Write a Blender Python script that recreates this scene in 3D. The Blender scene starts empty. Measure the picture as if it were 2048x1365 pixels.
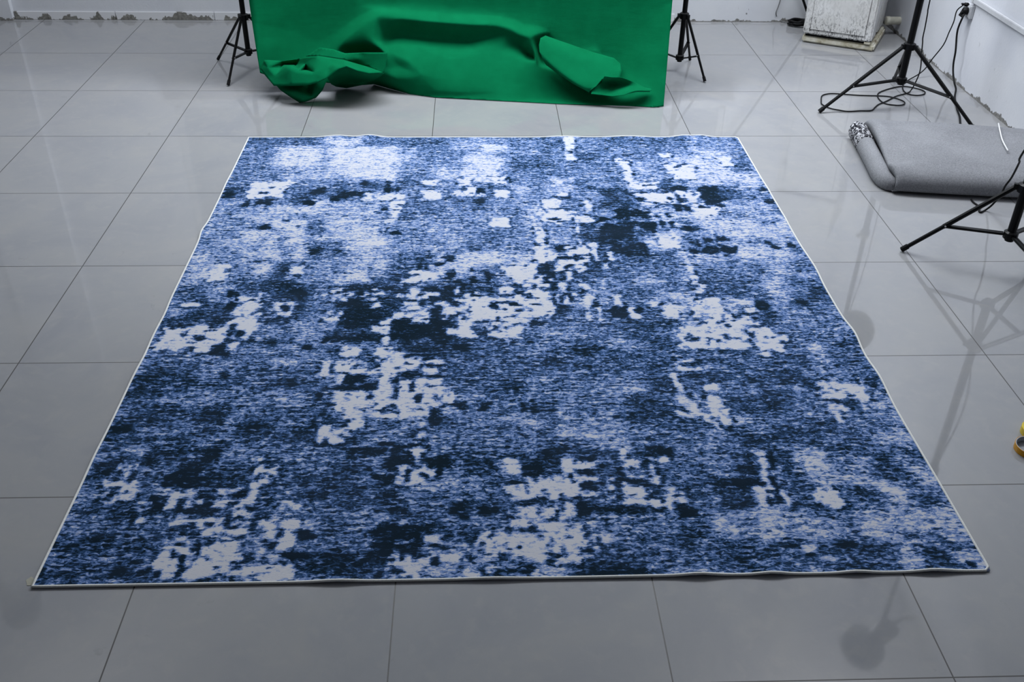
import bpy, bmesh, math, random
import numpy as np
from mathutils import Vector, Matrix
from mathutils.geometry import delaunay_2d_cdt
random.seed(7)
scene = bpy.context.scene
COL = scene.collection
PI = math.pi

# ------------------------------------------------------------------ camera
W_, H_, FOC = 2048, 1365, 1977.99
CAM = Vector((1.0524, -1.7534, 2.3347))
pit, yaw, rol = 0.5895, 0.0449, 0.0170
fw = Vector((math.sin(yaw)*math.cos(pit), math.cos(yaw)*math.cos(pit), -math.sin(pit)))
r0 = Vector((math.cos(yaw), -math.sin(yaw), 0)); u0 = r0.cross(fw)
rt = math.cos(rol)*r0 + math.sin(rol)*u0
up = -math.sin(rol)*r0 + math.cos(rol)*u0
cd = bpy.data.cameras.new('camera'); cam = bpy.data.objects.new('camera', cd); COL.objects.link(cam)
cd.sensor_width = 36; cd.lens = FOC/W_*36; cd.clip_end = 60; cd.clip_start = .05
M = Matrix((rt, up, -fw)).transposed().to_4x4(); M.translation = CAM
cam.matrix_world = M
scene.camera = cam

def ray(px, py): return rt*((px-W_/2)/FOC) - up*((py-H_/2)/FOC) + fw
def fl(px, py, z=0.0):                       # point at height z seen there
    d = ray(px, py); return CAM + d*((z-CAM.z)/d.z)
def atY(px, py, Y):
    d = ray(px, py); return CAM + d*((Y-CAM.y)/d.y)
def atX(px, py, X):
    d = ray(px, py); return CAM + d*((X-CAM.x)/d.x)
def proj(p):
    v = Vector(p)-CAM; w = v.dot(fw)
    return W_/2+FOC*v.dot(rt)/w, H_/2-FOC*v.dot(up)/w

# ------------------------------------------------------------------ materials
def lin(r, g, b):
    f = lambda c: c/12.92 if c <= .04045 else ((c+.055)/1.055)**2.4
    return (f(r/255), f(g/255), f(b/255), 1)
class NT:
    def __init__(s, name):
        s.m = bpy.data.materials.new(name); s.m.use_nodes = True
        s.n = s.m.node_tree.nodes; s.l = s.m.node_tree.links
        s.b = s.n['Principled BSDF']
    def node(s, t, **kw):
        n = s.n.new(t)
        for k, v in kw.items(): setattr(n, k, v)
        return n
    def put(s, sock, v):
        if isinstance(v, bpy.types.NodeSocket): s.l.new(v, sock)
        elif v is not None: sock.default_value = v
    def coord(s, sc=(1, 1, 1), loc=(0, 0, 0)):
        t = s.node('ShaderNodeTexCoord'); mp = s.node('ShaderNodeMapping')
        s.l.new(t.outputs['Object'], mp.inputs['Vector'])
        mp.inputs['Scale'].default_value = sc; mp.inputs['Location'].default_value = loc
        return mp.outputs[0]
    def noise(s, vec, scale=5, detail=3, rough=.55, dist=0):
        n = s.node('ShaderNodeTexNoise'); s.l.new(vec, n.inputs['Vector'])
        n.inputs['Scale'].default_value = scale; n.inputs['Detail'].default_value = detail
        n.inputs['Roughness'].default_value = rough; n.inputs['Distortion'].default_value = dist
        return n.outputs[0]
    def math(s, op, a, b=None, c=None, clamp=False):
        n = s.node('ShaderNodeMath', operation=op, use_clamp=clamp)
        s.put(n.inputs[0], a); s.put(n.inputs[1], b)
        if c is not None: s.put(n.inputs[2], c)
        return n.outputs[0]
    def ramp(s, fac, stops, interp='LINEAR'):
        n = s.node('ShaderNodeValToRGB'); s.l.new(fac, n.inputs[0]); e = n.color_ramp.elements
        n.color_ramp.interpolation = interp
        while len(e) < len(stops): e.new(.5)
        for i, (p, c) in enumerate(stops):
            e[i].position = p; e[i].color = c if isinstance(c, tuple) else (c, c, c, 1)
        return n.outputs[0]
    def mix(s, fac, a, b):
        n = s.node('ShaderNodeMix', data_type='RGBA')
        s.put(n.inputs[0], fac); s.put(n.inputs[6], a); s.put(n.inputs[7], b)
        return n.outputs[2]
    def bump(s, h, dist=.002, strength=1):
        n = s.node('ShaderNodeBump'); s.l.new(h, n.inputs['Height'])
        n.inputs['Distance'].default_value = dist; n.inputs['Strength'].default_value = strength
        s.l.new(n.outputs[0], s.b.inputs['Normal'])
    def fin(s, col, rough=.5, spec=.5, metal=0):
        s.put(s.b.inputs['Base Color'], col); s.put(s.b.inputs['Roughness'], rough)
        s.put(s.b.inputs['Specular IOR Level'], spec); s.b.inputs['Metallic'].default_value = metal
        return s.m
    def xyz(s):
        t = s.node('ShaderNodeTexCoord'); x = s.node('ShaderNodeSeparateXYZ')
        s.l.new(t.outputs['Object'], x.inputs[0]); return x.outputs

def m_plain(name, col, rough=.5, spec=.5, metal=0, var=.12, scale=30):
    t = NT(name); v = t.noise(t.coord(), scale, 3)
    a = tuple(c*(1-var) for c in col[:3])+(1,); b = tuple(min(1, c*(1+var)) for c in col[:3])+(1,)
    return t.fin(t.ramp(v, [(.3, a), (.7, b)]), rough, spec, metal)

BLACK = m_plain('black_painted_metal', (.0026, .0026, .003, 1), .36, .16)
CABLE = m_plain('black_rubber', (.0035, .0035, .0042, 1), .5, .15)
WHITEP = m_plain('white_plastic', (.46, .47, .49, 1), .5, .3, 0, .05)
SCREW = m_plain('bright_rivet', (.55, .55, .55, 1), .3, .5, .8)

def m_floor():
    t = NT('polished_grey_tile'); x = t.xyz()
    def line(c):
        f = t.math('FRACT', t.math('ADD', t.math('DIVIDE', c, .8), .5))
        return t.math('ABSOLUTE', t.math('SUBTRACT', f, .5))       # 0 on the joint
    d = t.math('MINIMUM', line(x[0]), line(x[1]))
    g = t.math('LESS_THAN', d, .0027)
    # cells for a per-tile tone
    cx = t.math('FLOOR', t.math('DIVIDE', x[0], .8)); cy = t.math('FLOOR', t.math('DIVIDE', x[1], .8))
    cmb = t.node('ShaderNodeCombineXYZ'); t.l.new(cx, cmb.inputs[0]); t.l.new(cy, cmb.inputs[1])
    wn = t.node('ShaderNodeTexWhiteNoise', noise_dimensions='2D'); t.l.new(cmb.outputs[0], wn.inputs['Vector'])
    off = t.node('ShaderNodeVectorMath', operation='SCALE'); t.l.new(wn.outputs['Color'], off.inputs[0]); off.inputs['Scale'].default_value = 7
    add = t.node('ShaderNodeVectorMath', operation='ADD'); t.l.new(t.coord((1, 1, 1)), add.inputs[0]); t.l.new(off.outputs[0], add.inputs[1])
    n1 = t.noise(add.outputs[0], 1.6, 6, .62, 1.2)
    n2 = t.noise(add.outputs[0], 14, 4, .6, .4)
    c1 = t.ramp(n1, [(.3, (.232, .237, .254, 1)), (.5, (.254, .257, .267, 1)), (.72, (.272, .271, .272, 1))])
    c2 = t.mix(t.math('MULTIPLY', t.ramp(n2, [(.52, 0.0), (.68, 1.0)]), .3), c1, (.293, .290, .283, 1))
    # scuffs and dirt of their own shape
    n3 = t.noise(t.coord((1, 1, 1), (3, 1, 0)), 5.5, 7, .7, .8)
    sc = t.math('MULTIPLY', t.ramp(n3, [(.66, 0.0), (.72, 1.0)]), .35)
    c3 = t.mix(sc, c2, (.17, .17, .178, 1))
    col = t.mix(g, c3, (.035, .033, .032, 1))
    r = t.math('ADD', t.math('MULTIPLY', g, .5), t.ramp(n3, [(.3, .015), (.75, .08)]))
    t.fin(col, r, .62)
    w = t.noise(t.coord((1, 1, 1)), 1.1, 2)
    t.bump(w, .0022, .5)
    return t.m

def m_wall(name, horiz, flake=1.0, mlev=.40):
    """white emulsion, flaked low down, bare mortar along the floor. horiz: coordinate axis that runs along the wall"""
    t = NT(name); x = t.xyz()
    v = t.coord((1, 1, 1)); h = x[horiz]; z = x[2]
    n = t.noise(v, 2.5, 4); base = t.ramp(n, [(.3, (.525, .54, .585, 1)), (.7, (.59, .60, .63, 1))])
    # flakes: small upright dark specks
    sc = [1, 1, 1]; sc[horiz] = 3.0
    s1 = t.noise(t.coord((3.0, 3.0, 1.1)), 12, 2, .5, .3)
    s2 = t.noise(t.coord((1, 1, 1), (5, 5, 5)), 2.2, 2)
    fl_ = t.math('MULTIPLY', t.ramp(s1, [(.715, 0.0), (.735, 1.0)]), t.ramp(s2, [(.46, 0.0), (.6, 1.0)]))
    c = t.mix(t.math('MULTIPLY', fl_, .8*flake), base, (.10, .10, .105, 1))
    # mortar strip near the floor, ragged upper edge
    r1 = t.noise(t.coord((1, 1, .25)), 4.5, 5, .7)
    r2 = t.noise(t.coord((1, 1, .4), (2, 0, 0)), 30, 3, .6)
    hgt = t.math('ADD', t.math('MULTIPLY', t.math('SUBTRACT', r1, mlev), .15), t.math('MULTIPLY', t.math('SUBTRACT', r2, .5), .045))
    hgt = t.math('MAXIMUM', hgt, .006)
    mor = t.math('LESS_THAN', z, hgt)
    mc = t.ramp(t.noise(v, 45, 4, .7), [(.3, (.09, .088, .085, 1)), (.7, (.27, .265, .255, 1))])
    c = t.mix(mor, c, mc)
    t.fin(c, .75, .25)
    t.bump(t.math('ADD', t.noise(v, 60, 3), t.math('MULTIPLY', mor, -2)), .002, .35)
    return t.m

def m_cloth():
    t = NT('green_backdrop_fabric'); v = t.coord()
    n = t.noise(v, 7, 4, .6); w = t.noise(t.coord((60, 60, 60)), 12, 2)
    c = t.ramp(n, [(.3, (.0006, .122, .045, 1)), (.7, (.0012, .148, .056, 1))])
    t.fin(c, .95, .05)
    t.bump(t.math('ADD', t.math('MULTIPLY', t.noise(t.coord((1.2, 1, 5)), 3, 3), 3), w), .003, .35)
    tr = t.node('ShaderNodeBsdfTranslucent'); t.l.new(c, tr.inputs[0])
    mx = t.node('ShaderNodeMixShader'); mx.inputs[0].default_value = .12
    t.l.new(t.b.outputs[0], mx.inputs[1]); t.l.new(tr.outputs[0], mx.inputs[2])
    t.l.new(mx.outputs[0], t.n['Material Output'].inputs[0])
    return t.m

def m_grey_felt():
    t = NT('grey_woven_backing'); v = t.coord((1, 1, 1))
    a = t.noise(t.coord((110, 30, 30)), 3, 3); b = t.noise(t.coord((30, 110, 110)), 3, 3)
    w = t.math('ADD', a, b); n = t.noise(v, 3, 4)
    f = t.math('ADD', t.math('MULTIPLY', w, .5), t.math('MULTIPLY', n, .35))
    c = t.ramp(f, [(.46, (.115, .118, .13, 1)), (.86, (.265, .27, .287, 1))])
    t.fin(c, .95, .1); t.bump(w, .0012, .6); return t.m

def m_speckle_pile():
    t = NT('black_white_pile'); n = t.noise(t.coord((1, 1, 1)), 75, 2, .5, 1)
    return t.fin(t.ramp(n, [(.50, (.015, .015, .02, 1)), (.58, (.5, .5, .53, 1))]), .95, .1)

def m_fridge(name, amt):
    t = NT(name); v = t.coord(); x = t.xyz()
    base = t.ramp(t.noise(v, 6, 4), [(.3, (.52, .515, .50, 1)), (.7, (.66, .66, .66, 1))])
    d1 = t.noise(t.coord((2.6, 2.6, 1.1)), 30, 4, .65, .8); d2 = t.noise(v, 5, 3)
    thr = t.math('MULTIPLY', t.ramp(d1, [(.50, 0.0), (.56, 1.0)]), t.ramp(d2, [(.36, .2), (.52, 1.0)]))
    lo = t.math('SUBTRACT', 1, t.math('MULTIPLY', x[2], 3.6), clamp=True)
    f = t.math('MULTIPLY', thr, t.math('ADD', t.math('MULTIPLY', lo, 1.0), .24))
    c = t.mix(t.math('MULTIPLY', f, amt), base, (.04, .04, .042, 1))
    return t.fin(c, .45, .4)

def m_cream():
    t = NT('stained_cream_plastic'); v = t.coord()
    c = t.ramp(t.noise(v, 14, 5, .65), [(.33, (.13, .09, .055, 1)), (.46, (.42, .39, .29, 1)), (.65, (.58, .56, .49, 1))])
    return t.fin(c, .5, .4)

def m_rug():
    t = NT('distressed_blue_rug_pile')
    at = t.node('ShaderNodeAttribute', attribute_name='tone'); L = at.outputs['Fac']
    s1 = t.noise(t.coord((44, 92, 1)), 1, 3, .62, .8)      # short worms along the weft
    s2 = t.noise(t.coord((9, 60, 1), (3, 7, 0)), 1, 3, .6, .3)       # longer weft streaks
    s3 = t.noise(t.coord((60, 14, 1), (1, 2, 0)), 1, 2, .5, .2)     # warp
    s4 = t.noise(t.coord((16, 26, 1), (9, 2, 0)), 1, 3, .6, .5)
    k = t.math('MULTIPLY', t.math('SUBTRACT', s1, .5), 2.15)
    k = t.math('ADD', k, t.math('MULTIPLY', t.math('SUBTRACT', s2, .5), 1.0))
    k = t.math('ADD', k, t.math('MULTIPLY', t.math('SUBTRACT', s3, .5), .3))
    k = t.math('ADD', k, t.math('MULTIPLY', t.math('SUBTRACT', s4, .5), .6))
    f = t.math('ADD', L, k)
    hue = t.noise(t.coord((1.5, 2.5, 1)), 1.6, 3)
    ramp = t.ramp(f, [(.0, (.0055, .0130, .0215, 1)), (.17, (.0125, .031, .070, 1)), (.34, (.034, .078, .185, 1)),
                      (.51, (.13, .205, .42, 1)), (.68, (.265, .325, .48, 1)), (.86, (.465, .468, .505, 1))])
    c = t.mix(t.math('MULTIPLY', t.ramp(hue, [(.4, 0.0), (.62, 1.0)]), .03), ramp, (.16, .23, .46, 1))
    t.fin(c, 1.0, .03)
    th = t.noise(t.coord((90, 330, 1)), 1, 2)
    t.bump(t.math('ADD', th, t.math('MULTIPLY', s1, .8)), .0016, .5)
    return t.m

# ------------------------------------------------------------------ object helpers
def link(name, bm, mat, parent=None, smooth=False, normals=True):
    me = bpy.data.meshes.new(name)
    if normals: bmesh.ops.recalc_face_normals(bm, faces=bm.faces)
    bm.to_mesh(me); bm.free()
    if smooth:
        for p in me.polygons: p.use_smooth = True
    o = bpy.data.objects.new(name, me); COL.objects.link(o)
    if mat: me.materials.append(mat)
    if parent:
        o.parent = parent
        o.matrix_parent_inverse = Matrix.Translation(parent.location).inverted() if parent.type == 'EMPTY' else Matrix()
    return o
def tag(o, label, cat, group=None):
    o['label'] = label; o['category'] = cat
    if group: o['group'] = group
    return o
def empty(name, loc, label, cat, group=None):
    o = bpy.data.objects.new(name, None); COL.objects.link(o); o.location = loc
    o.empty_display_size = .1
    return tag(o, label, cat, group)
def struct(o): o['kind'] = 'structure'; return o
def box(bm, c, s, rot=None, bev=0):
    r = bmesh.ops.create_cube(bm, size=1)
    vs = r['verts']
    m = Matrix.Translation(c) @ (rot.to_4x4() if rot else Matrix()) @ Matrix.Diagonal((*s, 1))
    bmesh.ops.transform(bm, matrix=m, verts=vs)
    if bev:
        es = list({e for v in vs for e in v.link_edges})
        bmesh.ops.bevel(bm, geom=es, offset=bev, segments=2, affect='EDGES')
    return vs
def basis(d):
    d = Vector(d).normalized(); a = Vector((0, 0, 1)) if abs(d.z) < .95 else Vector((1, 0, 0))
    x = d.cross(a).normalized(); y = d.cross(x).normalized(); return x, y, d
def tube(bm, pts, r, seg=8, close=False, caps=True):
    """swept tube along points; r number or list"""
    pts = [Vector(p) for p in pts]; n = len(pts); rings = []
    rs = r if isinstance(r, (list, tuple)) else [r]*n
    px = None
    for i, p in enumerate(pts):
        if close: d = pts[(i+1) % n]-pts[i-1]
        else: d = pts[min(i+1, n-1)]-pts[max(i-1, 0)]
        x, y, dd = basis(d)
        if px is not None:
            x = (px-dd*px.dot(dd)).normalized(); y = dd.cross(x)
        px = x
        rings.append([bm.verts.new(p+(x*math.cos(2*PI*k/seg)+y*math.sin(2*PI*k/seg))*rs[i]) for k in range(seg)])
    m = n if close else n-1
    for i in range(m):
        a, b = rings[i], rings[(i+1) % n]
        for k in range(seg): bm.faces.new((a[k], a[(k+1) % seg], b[(k+1) % seg], b[k]))
    if caps and not close:
        bm.faces.new(rings[0][::-1]); bm.faces.new(rings[-1])
def lathe(bm, prof, c, axis=(0, 0, 1), seg=24):
    x, y, d = basis(axis); c = Vector(c); rings = []
    for r, h in prof:
        rings.append([bm.verts.new(c+d*h+(x*math.cos(2*PI*k/seg)+y*math.sin(2*PI*k/seg))*max(r, 1e-4)) for k in range(seg)])
    for a, b in zip(rings, rings[1:]):
        for k in range(seg): bm.faces.new((a[k], a[(k+1) % seg], b[(k+1) % seg], b[k]))
    bm.faces.new(rings[0][::-1]); bm.faces.new(rings[-1])
def spline(pts, n=8, close=False):
    pts = [Vector(p) for p in pts]; out = []; N = len(pts)
    g = (lambda i: pts[i % N]) if close else (lambda i: pts[max(0, min(N-1, i))])
    for i in range(N if close else N-1):
        p0, p1, p2, p3 = g(i-1), g(i), g(i+1), g(i+2)
        for k in range(n):
            s = k/n
            out.append(.5*((2*p1)+(p2-p0)*s+(2*p0-5*p1+4*p2-p3)*s*s+(3*p1-p0-3*p2+p3)*s**3))
    if not close: out.append(pts[-1])
    return out
def qmesh(name, quads, mat, parent=None):
    bm = bmesh.new()
    for q in quads: bm.faces.new([bm.verts.new(p) for p in q])
    return link(name, bm, mat, parent, normals=False)

# ------------------------------------------------------------------ room
XL, XR, YB, YF, ZC = -5.2, 4.47, 6.47, -4.6, 3.8
FLOOR = m_floor(); WB = m_wall('white_flaking_wall', 0, 1.0); WR = m_wall('white_side_wall', 1, .35, .36)
def slab(name, lo, hi, mat):
    bm = bmesh.new(); box(bm, [(a+b)/2 for a, b in zip(lo, hi)], [b-a for a, b in zip(lo, hi)])
    return struct(link(name, bm, mat))
slab('floor', (XL-.2, YF-.2, -.15), (XR+.2, YB+.2, 0), FLOOR)
# back wall with the window opening that stands behind the backdrop
wx0, wx1, wz0, wz1 = -1.5, 3.25, .69, 2.3
bm = bmesh.new()
for lo, hi in (((XL, 0), (wx0, ZC)), ((wx1, 0), (XR+.15, ZC)), ((wx0, 0), (wx1, wz0)), ((wx0, wz1), (wx1, ZC))):
    box(bm, ((lo[0]+hi[0])/2, YB+.1, (lo[1]+hi[1])/2), (hi[0]-lo[0], .2, hi[1]-lo[1]))
struct(link('wall_back', bm, WB))
slab('wall_right', (XR, YF, 0), (XR+.15, YB, ZC), WR)
DARKW = m_plain('grey_plaster', (.22, .22, .225, 1), .85, .2, 0, .08, 2)
slab('wall_left', (XL-.15, YF, 0), (XL, YB, ZC), DARKW)
slab('wall_front', (XL, YF-.15, 0), (XR+.15, YF, ZC), DARKW)
CEIL = m_plain('white_ceiling_paint', (.66, .66, .68, 1), .9, .1, 0, .03, 3)
slab('ceiling', (XL-.15, YF-.15, ZC), (XR+.15, YB+.2, ZC+.1), CEIL)
# window: sill, frame, dull grey panes
FRAME = m_plain('window_frame_white', (.5, .51, .53, 1), .4, .4, 0, .04)
PANE = m_plain('frosted_grey_glass', (.30, .32, .36, 1), .25, .5, 0, .05, 2)
win = struct(bpy.data.objects.new('window_1', None)); COL.objects.link(win); win.location = (.875, YB, wz0)
bm = bmesh.new(); box(bm, ((wx0+wx1)/2, YB-.02, wz0-.03), (wx1-wx0+.1, .16, .06), bev=.006); link('window_sill', bm, FRAME, win)
bm = bmesh.new()
for xx in (wx0+.03, (2*wx0+wx1)/3, (wx0+2*wx1)/3, wx1-.03): box(bm, (xx, YB+.03, (wz0+wz1)/2), (.05, .05, wz1-wz0))
for zz in (wz0+.025, wz1-.025): box(bm, ((wx0+wx1)/2, YB+.03, zz), (wx1-wx0, .05, .05))
link('window_frame', bm, FRAME, win)
bm = bmesh.new(); box(bm, ((wx0+wx1)/2, YB+.035, (wz0+wz1)/2), (wx1-wx0, .012, wz1-wz0)); link('window_pane', bm, PANE, win)
# pilaster in the far left corner of the picture
slab('trim_1', (-3.3, YB-.05, 0), (-2.635, YB, ZC), WB)
# baseboard, broken in places
t = NT('chipped_white_baseboard'); x = t.xyz(); nn = t.noise(t.coord((1, 1, .6)), 3.2, 5, .7)
nz = t.math('ADD', nn, t.math('MULTIPLY', t.math('SUBTRACT', .05, x[2]), 2.2))
cb = t.mix(t.ramp(nz, [(.555, 0.0), (.57, 1.0)]), (.60, .605, .63, 1), t.ramp(t.noise(t.coord(), 50, 4, .7), [(.3, (.09, .087, .08, 1)), (.7, (.26, .255, .235, 1))]))
BASE = t.fin(cb, .6, .3)
bm = bmesh.new()
xs = [-2.635, -1.83, -1.04, -.24, .56, 1.36, 2.16, 2.72]
for a, b in zip(xs, xs[1:]): box(bm, ((a+b)/2, YB-.006, .032), (b-a-.006, .014, .064), bev=.002)
struct(link('baseboard_back', bm, BASE))

# ------------------------------------------------------------------ the rug
RX0, RX1, RY0, RY1 = -.308, 2.680, .394, 3.966
T = {}
T[(400, 270, 5.12)] = """3 480 40 1250 130;4 450 140 800 300;4 380 300 800 480;8 800 140 1250 340;8 1300 120 2048 460;6 900 330 1500 470;8 1250 60 1700 110;3 1700 40 1800 120;4 1800 60 2048 110;3 300 490 500 620;K 240 580 350 660;
W 520 490 900 660;K 700 540 760 560;K 600 600 700 615;K 660 640 740 655;K 860 560 890 620;K 580 665 740 730;K 440 690 500 740;4 900 540 1150 640;2 920 600 1180 720;K 1170 540 1295 630;K 1060 660 1170 735;3 1360 470 1500 640;K 1380 590 1690 650;K 1350 640 1420 690;K 1660 480 1730 525;3 1740 490 1800 600;8 1150 680 1300 760;W 1680 610 1770 680;8 1780 620 2048 690;W 1840 620 2048 670;K 1900 480 1960 600;K 2010 540 2048 600;
5 180 690 700 830;8 720 760 1250 820;6 1250 700 1900 900;K 1850 755 1905 790;5 150 830 480 1000;6 480 800 900 920;8 750 880 1100 1010;K 840 880 920 905;K 610 940 710 975;3 1100 940 1360 1010;K 990 940 1020 970;7 1300 900 1850 1024;W 1950 690 2048 880;W 1880 880 2000 920"""
T[(800, 270, 5.12)] = """3 0 40 520 120;4 150 120 550 300;6 0 150 180 260;6 560 90 1050 170;8 860 110 1110 180;7 700 190 950 260;8 700 250 1050 400;7 350 350 1050 480;4 1100 60 1700 300;3 1450 70 1680 140;W 1690 40 1770 190;8 1650 150 1850 190;W 1700 200 1780 270;4 1800 50 2048 250;3 1840 190 2048 280;2 1180 290 1500 360;4 1050 360 1700 440;3 1480 370 1720 440;
4 0 400 250 560;3 0 480 140 540;W 230 480 380 530;W 220 590 420 660;5 380 480 560 600;W 600 470 720 530;W 550 580 840 640;W 690 550 780 600;8 740 440 900 490;W 960 450 1080 520;W 980 580 1090 650;8 1200 560 1260 620;K 780 560 880 600;K 740 650 880 710;3 600 640 740 720;3 680 720 850 790;4 900 520 980 620;4 150 660 700 900;3 170 690 270 770;5 900 660 1400 780;
8 1600 460 1760 530;2 1800 470 1900 560;6 1500 520 1750 640;W 1620 600 1700 640;K 1640 645 1750 662;4 1100 760 1300 1000;7 1290 770 1420 900;W 1480 680 1640 770;4 1700 690 1880 770;W 1900 670 1950 800;W 1440 790 1780 900;W 1820 850 1980 910;K 1520 870 1640 885;7 1300 900 1460 1024;5 1540 930 1800 1024;W 1800 860 1830 1010;2 1850 900 2048 1024;1 1990 830 2048 890;W 960 870 1110 950;5 450 830 950 1024;4 700 880 800 1000;4 60 950 180 1020;6 180 900 500 1024;W 0 620 40 720"""
T[(1200, 270, 5.12)] = """3 0 40 1400 150;4 0 100 900 250;8 930 50 980 180;5 1000 40 1400 180;W 600 200 720 240;7 700 220 950 300;W 720 310 960 460;8 960 210 1080 450;7 1080 180 1350 330;W 1220 240 1340 320;3 1360 280 1520 390;4 1380 50 1500 260;7 1100 340 1400 520;W 150 250 220 290;W 220 290 300 390;W 250 390 310 470;W 290 480 440 580;W 430 500 580 560;W 300 590 400 600;6 320 290 600 480;4 480 330 600 440;4 0 250 180 550;
2 630 470 740 560;K 700 520 900 600;W 760 590 1000 700;K 660 590 740 610;W 360 610 780 720;K 780 620 830 700;K 860 620 890 700;K 690 650 740 690;W 980 590 1040 640;K 360 600 480 606;K 360 655 450 680;K 1000 540 1200 600;K 1040 580 1250 740;1 1200 570 1340 690;7 900 470 1250 520;8 930 700 1100 860;W 940 760 1200 850;K 760 720 830 800;K 870 740 920 800;K 1010 730 1060 760;4 1180 780 1300 840;
1 0 560 200 700;2 160 580 300 690;1 0 690 340 760;K 150 770 310 880;K 300 780 500 870;K 0 850 80 890;6 60 800 150 850;1 200 880 400 930;K 350 910 570 945;K 0 910 350 1024;7 380 940 460 1000;K 460 940 560 1010;6 380 730 700 800;7 540 800 900 1024;K 550 815 610 860;K 680 815 715 865;K 620 890 660 960;K 720 900 750 960;2 840 880 950 960;4 600 980 800 1024;K 840 940 1000 990;
7 1100 860 2000 1024;6 1250 680 1800 850;4 1250 800 1500 860;7 1400 400 1650 560;K 1640 560 1690 590;K 1700 670 1790 720;K 1560 640 1590 660;3 1640 900 1800 940;8 950 900 1100 940"""
T[(340, 460, 5.12)] = """5 300 20 700 300;7 700 30 1400 200;8 850 50 1350 120;3 900 110 960 190;3 1090 100 1160 180;8 900 200 1400 320;3 1130 220 1250 290;3 1420 120 1850 290;K 1440 220 1520 280;7 1480 60 2048 120;5 1400 290 1850 420;6 1800 0 2048 540;3 380 320 560 370;7 200 380 650 560;W 430 380 590 540;6 220 240 450 400;4 650 410 850 520;8 850 360 1060 470;7 700 360 900 420;K 810 330 920 355;2 1060 360 1230 540;2 1180 320 1300 360;W 1220 380 1380 470;6 1230 470 1380 520;5 1400 380 1750 560;8 1780 470 1990 540;
2 640 540 1250 650;1 1060 600 1400 760;K 1240 620 1400 690;K 560 740 690 830;K 600 650 690 700;4 950 680 1050 750;W 700 700 890 760;W 900 660 930 750;W 690 760 900 900;W 650 860 900 1024;1 920 760 1100 790;W 1090 765 1160 850;W 1190 755 1260 820;W 1160 840 1230 890;W 1110 850 1150 880;K 1150 790 1210 850;4 940 800 1090 870;1 1290 700 1400 860;2 920 870 1300 1024;
3 100 600 420 770;6 440 590 680 700;4 400 680 560 760;W 120 775 320 800;2 120 820 600 1000;2 0 900 150 1024;W 200 1000 620 1024;7 0 830 100 880;4 1400 620 1700 850;1 1850 580 2048 680;K 1780 600 1840 640;K 1720 730 1900 820;K 1800 780 2048 1000;W 1560 665 1880 690;W 1650 610 1770 640;W 1640 700 1820 740;4 1400 850 1550 960;W 1580 900 1750 945;W 1610 845 1690 900;W 1720 860 1750 920;6 1270 950 1720 1024"""
T[(700, 460, 5.12)] = """7 0 0 400 200;8 60 90 380 190;K 310 0 330 50;K 360 0 390 40;K 430 20 500 55;4 580 10 690 60;5 430 70 1200 240;6 0 200 420 460;5 420 190 900 250;8 1200 240 1600 380;7 850 250 1250 500;5 1550 30 1900 170;W 1920 0 1970 180;K 2000 140 2030 165;K 2010 220 2035 240;7 1600 250 2048 400;2 720 250 820 330;K 690 370 740 415;K 760 370 805 425;K 970 280 1060 340;K 850 350 940 390;1 430 380 520 600;2 300 530 600 600;2 530 400 640 470;W 620 440 920 540;W 510 520 680 560;8 0 490 180 550;K 1010 420 1060 530;7 1060 400 1250 560;K 1240 400 1260 440;K 1240 490 1280 560;K 1400 440 1430 570;1 1450 470 1510 570;4 1130 450 1250 540;K 1000 530 1150 575;3 1150 530 1450 575;
W 1540 380 1850 500;W 1700 480 1980 550;K 1960 340 2048 500;K 1890 490 1960 515;K 1990 500 2040 560;K 1940 590 2000 630;5 1540 500 1700 580;1 0 580 600 640;1 0 690 500 1024;K 720 580 1160 770;1 1130 580 1500 660;2 1660 570 1790 630;2 1840 570 1920 630;W 1790 560 1850 600;2 330 700 560 780;K 400 930 880 1024;
W 210 615 270 640;W 140 660 420 690;W 150 710 300 745;W 240 760 310 820;W 500 670 600 700;W 610 620 725 750;W 760 655 890 690;W 740 690 800 720;W 560 750 720 800;W 520 800 700 830;W 860 760 1000 790;W 800 800 870 850;W 550 850 820 940;W 440 870 540 925;K 820 810 940 960;K 870 790 940 850;W 1090 600 1120 680;W 1080 710 1150 740;W 1160 680 2048 920;W 1270 630 1330 680;W 1520 600 1660 680;W 950 790 1180 920;W 940 890 1000 930;K 1155 860 1175 950;W 1080 940 1230 1024;2 880 930 1080 1000;K 940 880 990 915;
K 1425 750 1560 770;K 1430 790 1530 830;K 1620 750 1720 790;K 1690 820 1770 850;K 1420 670 1440 710;K 1490 680 1510 720;K 1760 650 1780 700;K 1930 750 1955 800;K 1060 785 1120 805;4 1240 900 1420 1010;K 1510 900 1535 960;7 1420 930 2048 1024;1 1870 960 2048 1000;K 1880 915 1990 935;3 1580 920 1780 960;W 370 920 410 1024;W 220 1000 400 1024"""
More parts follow.
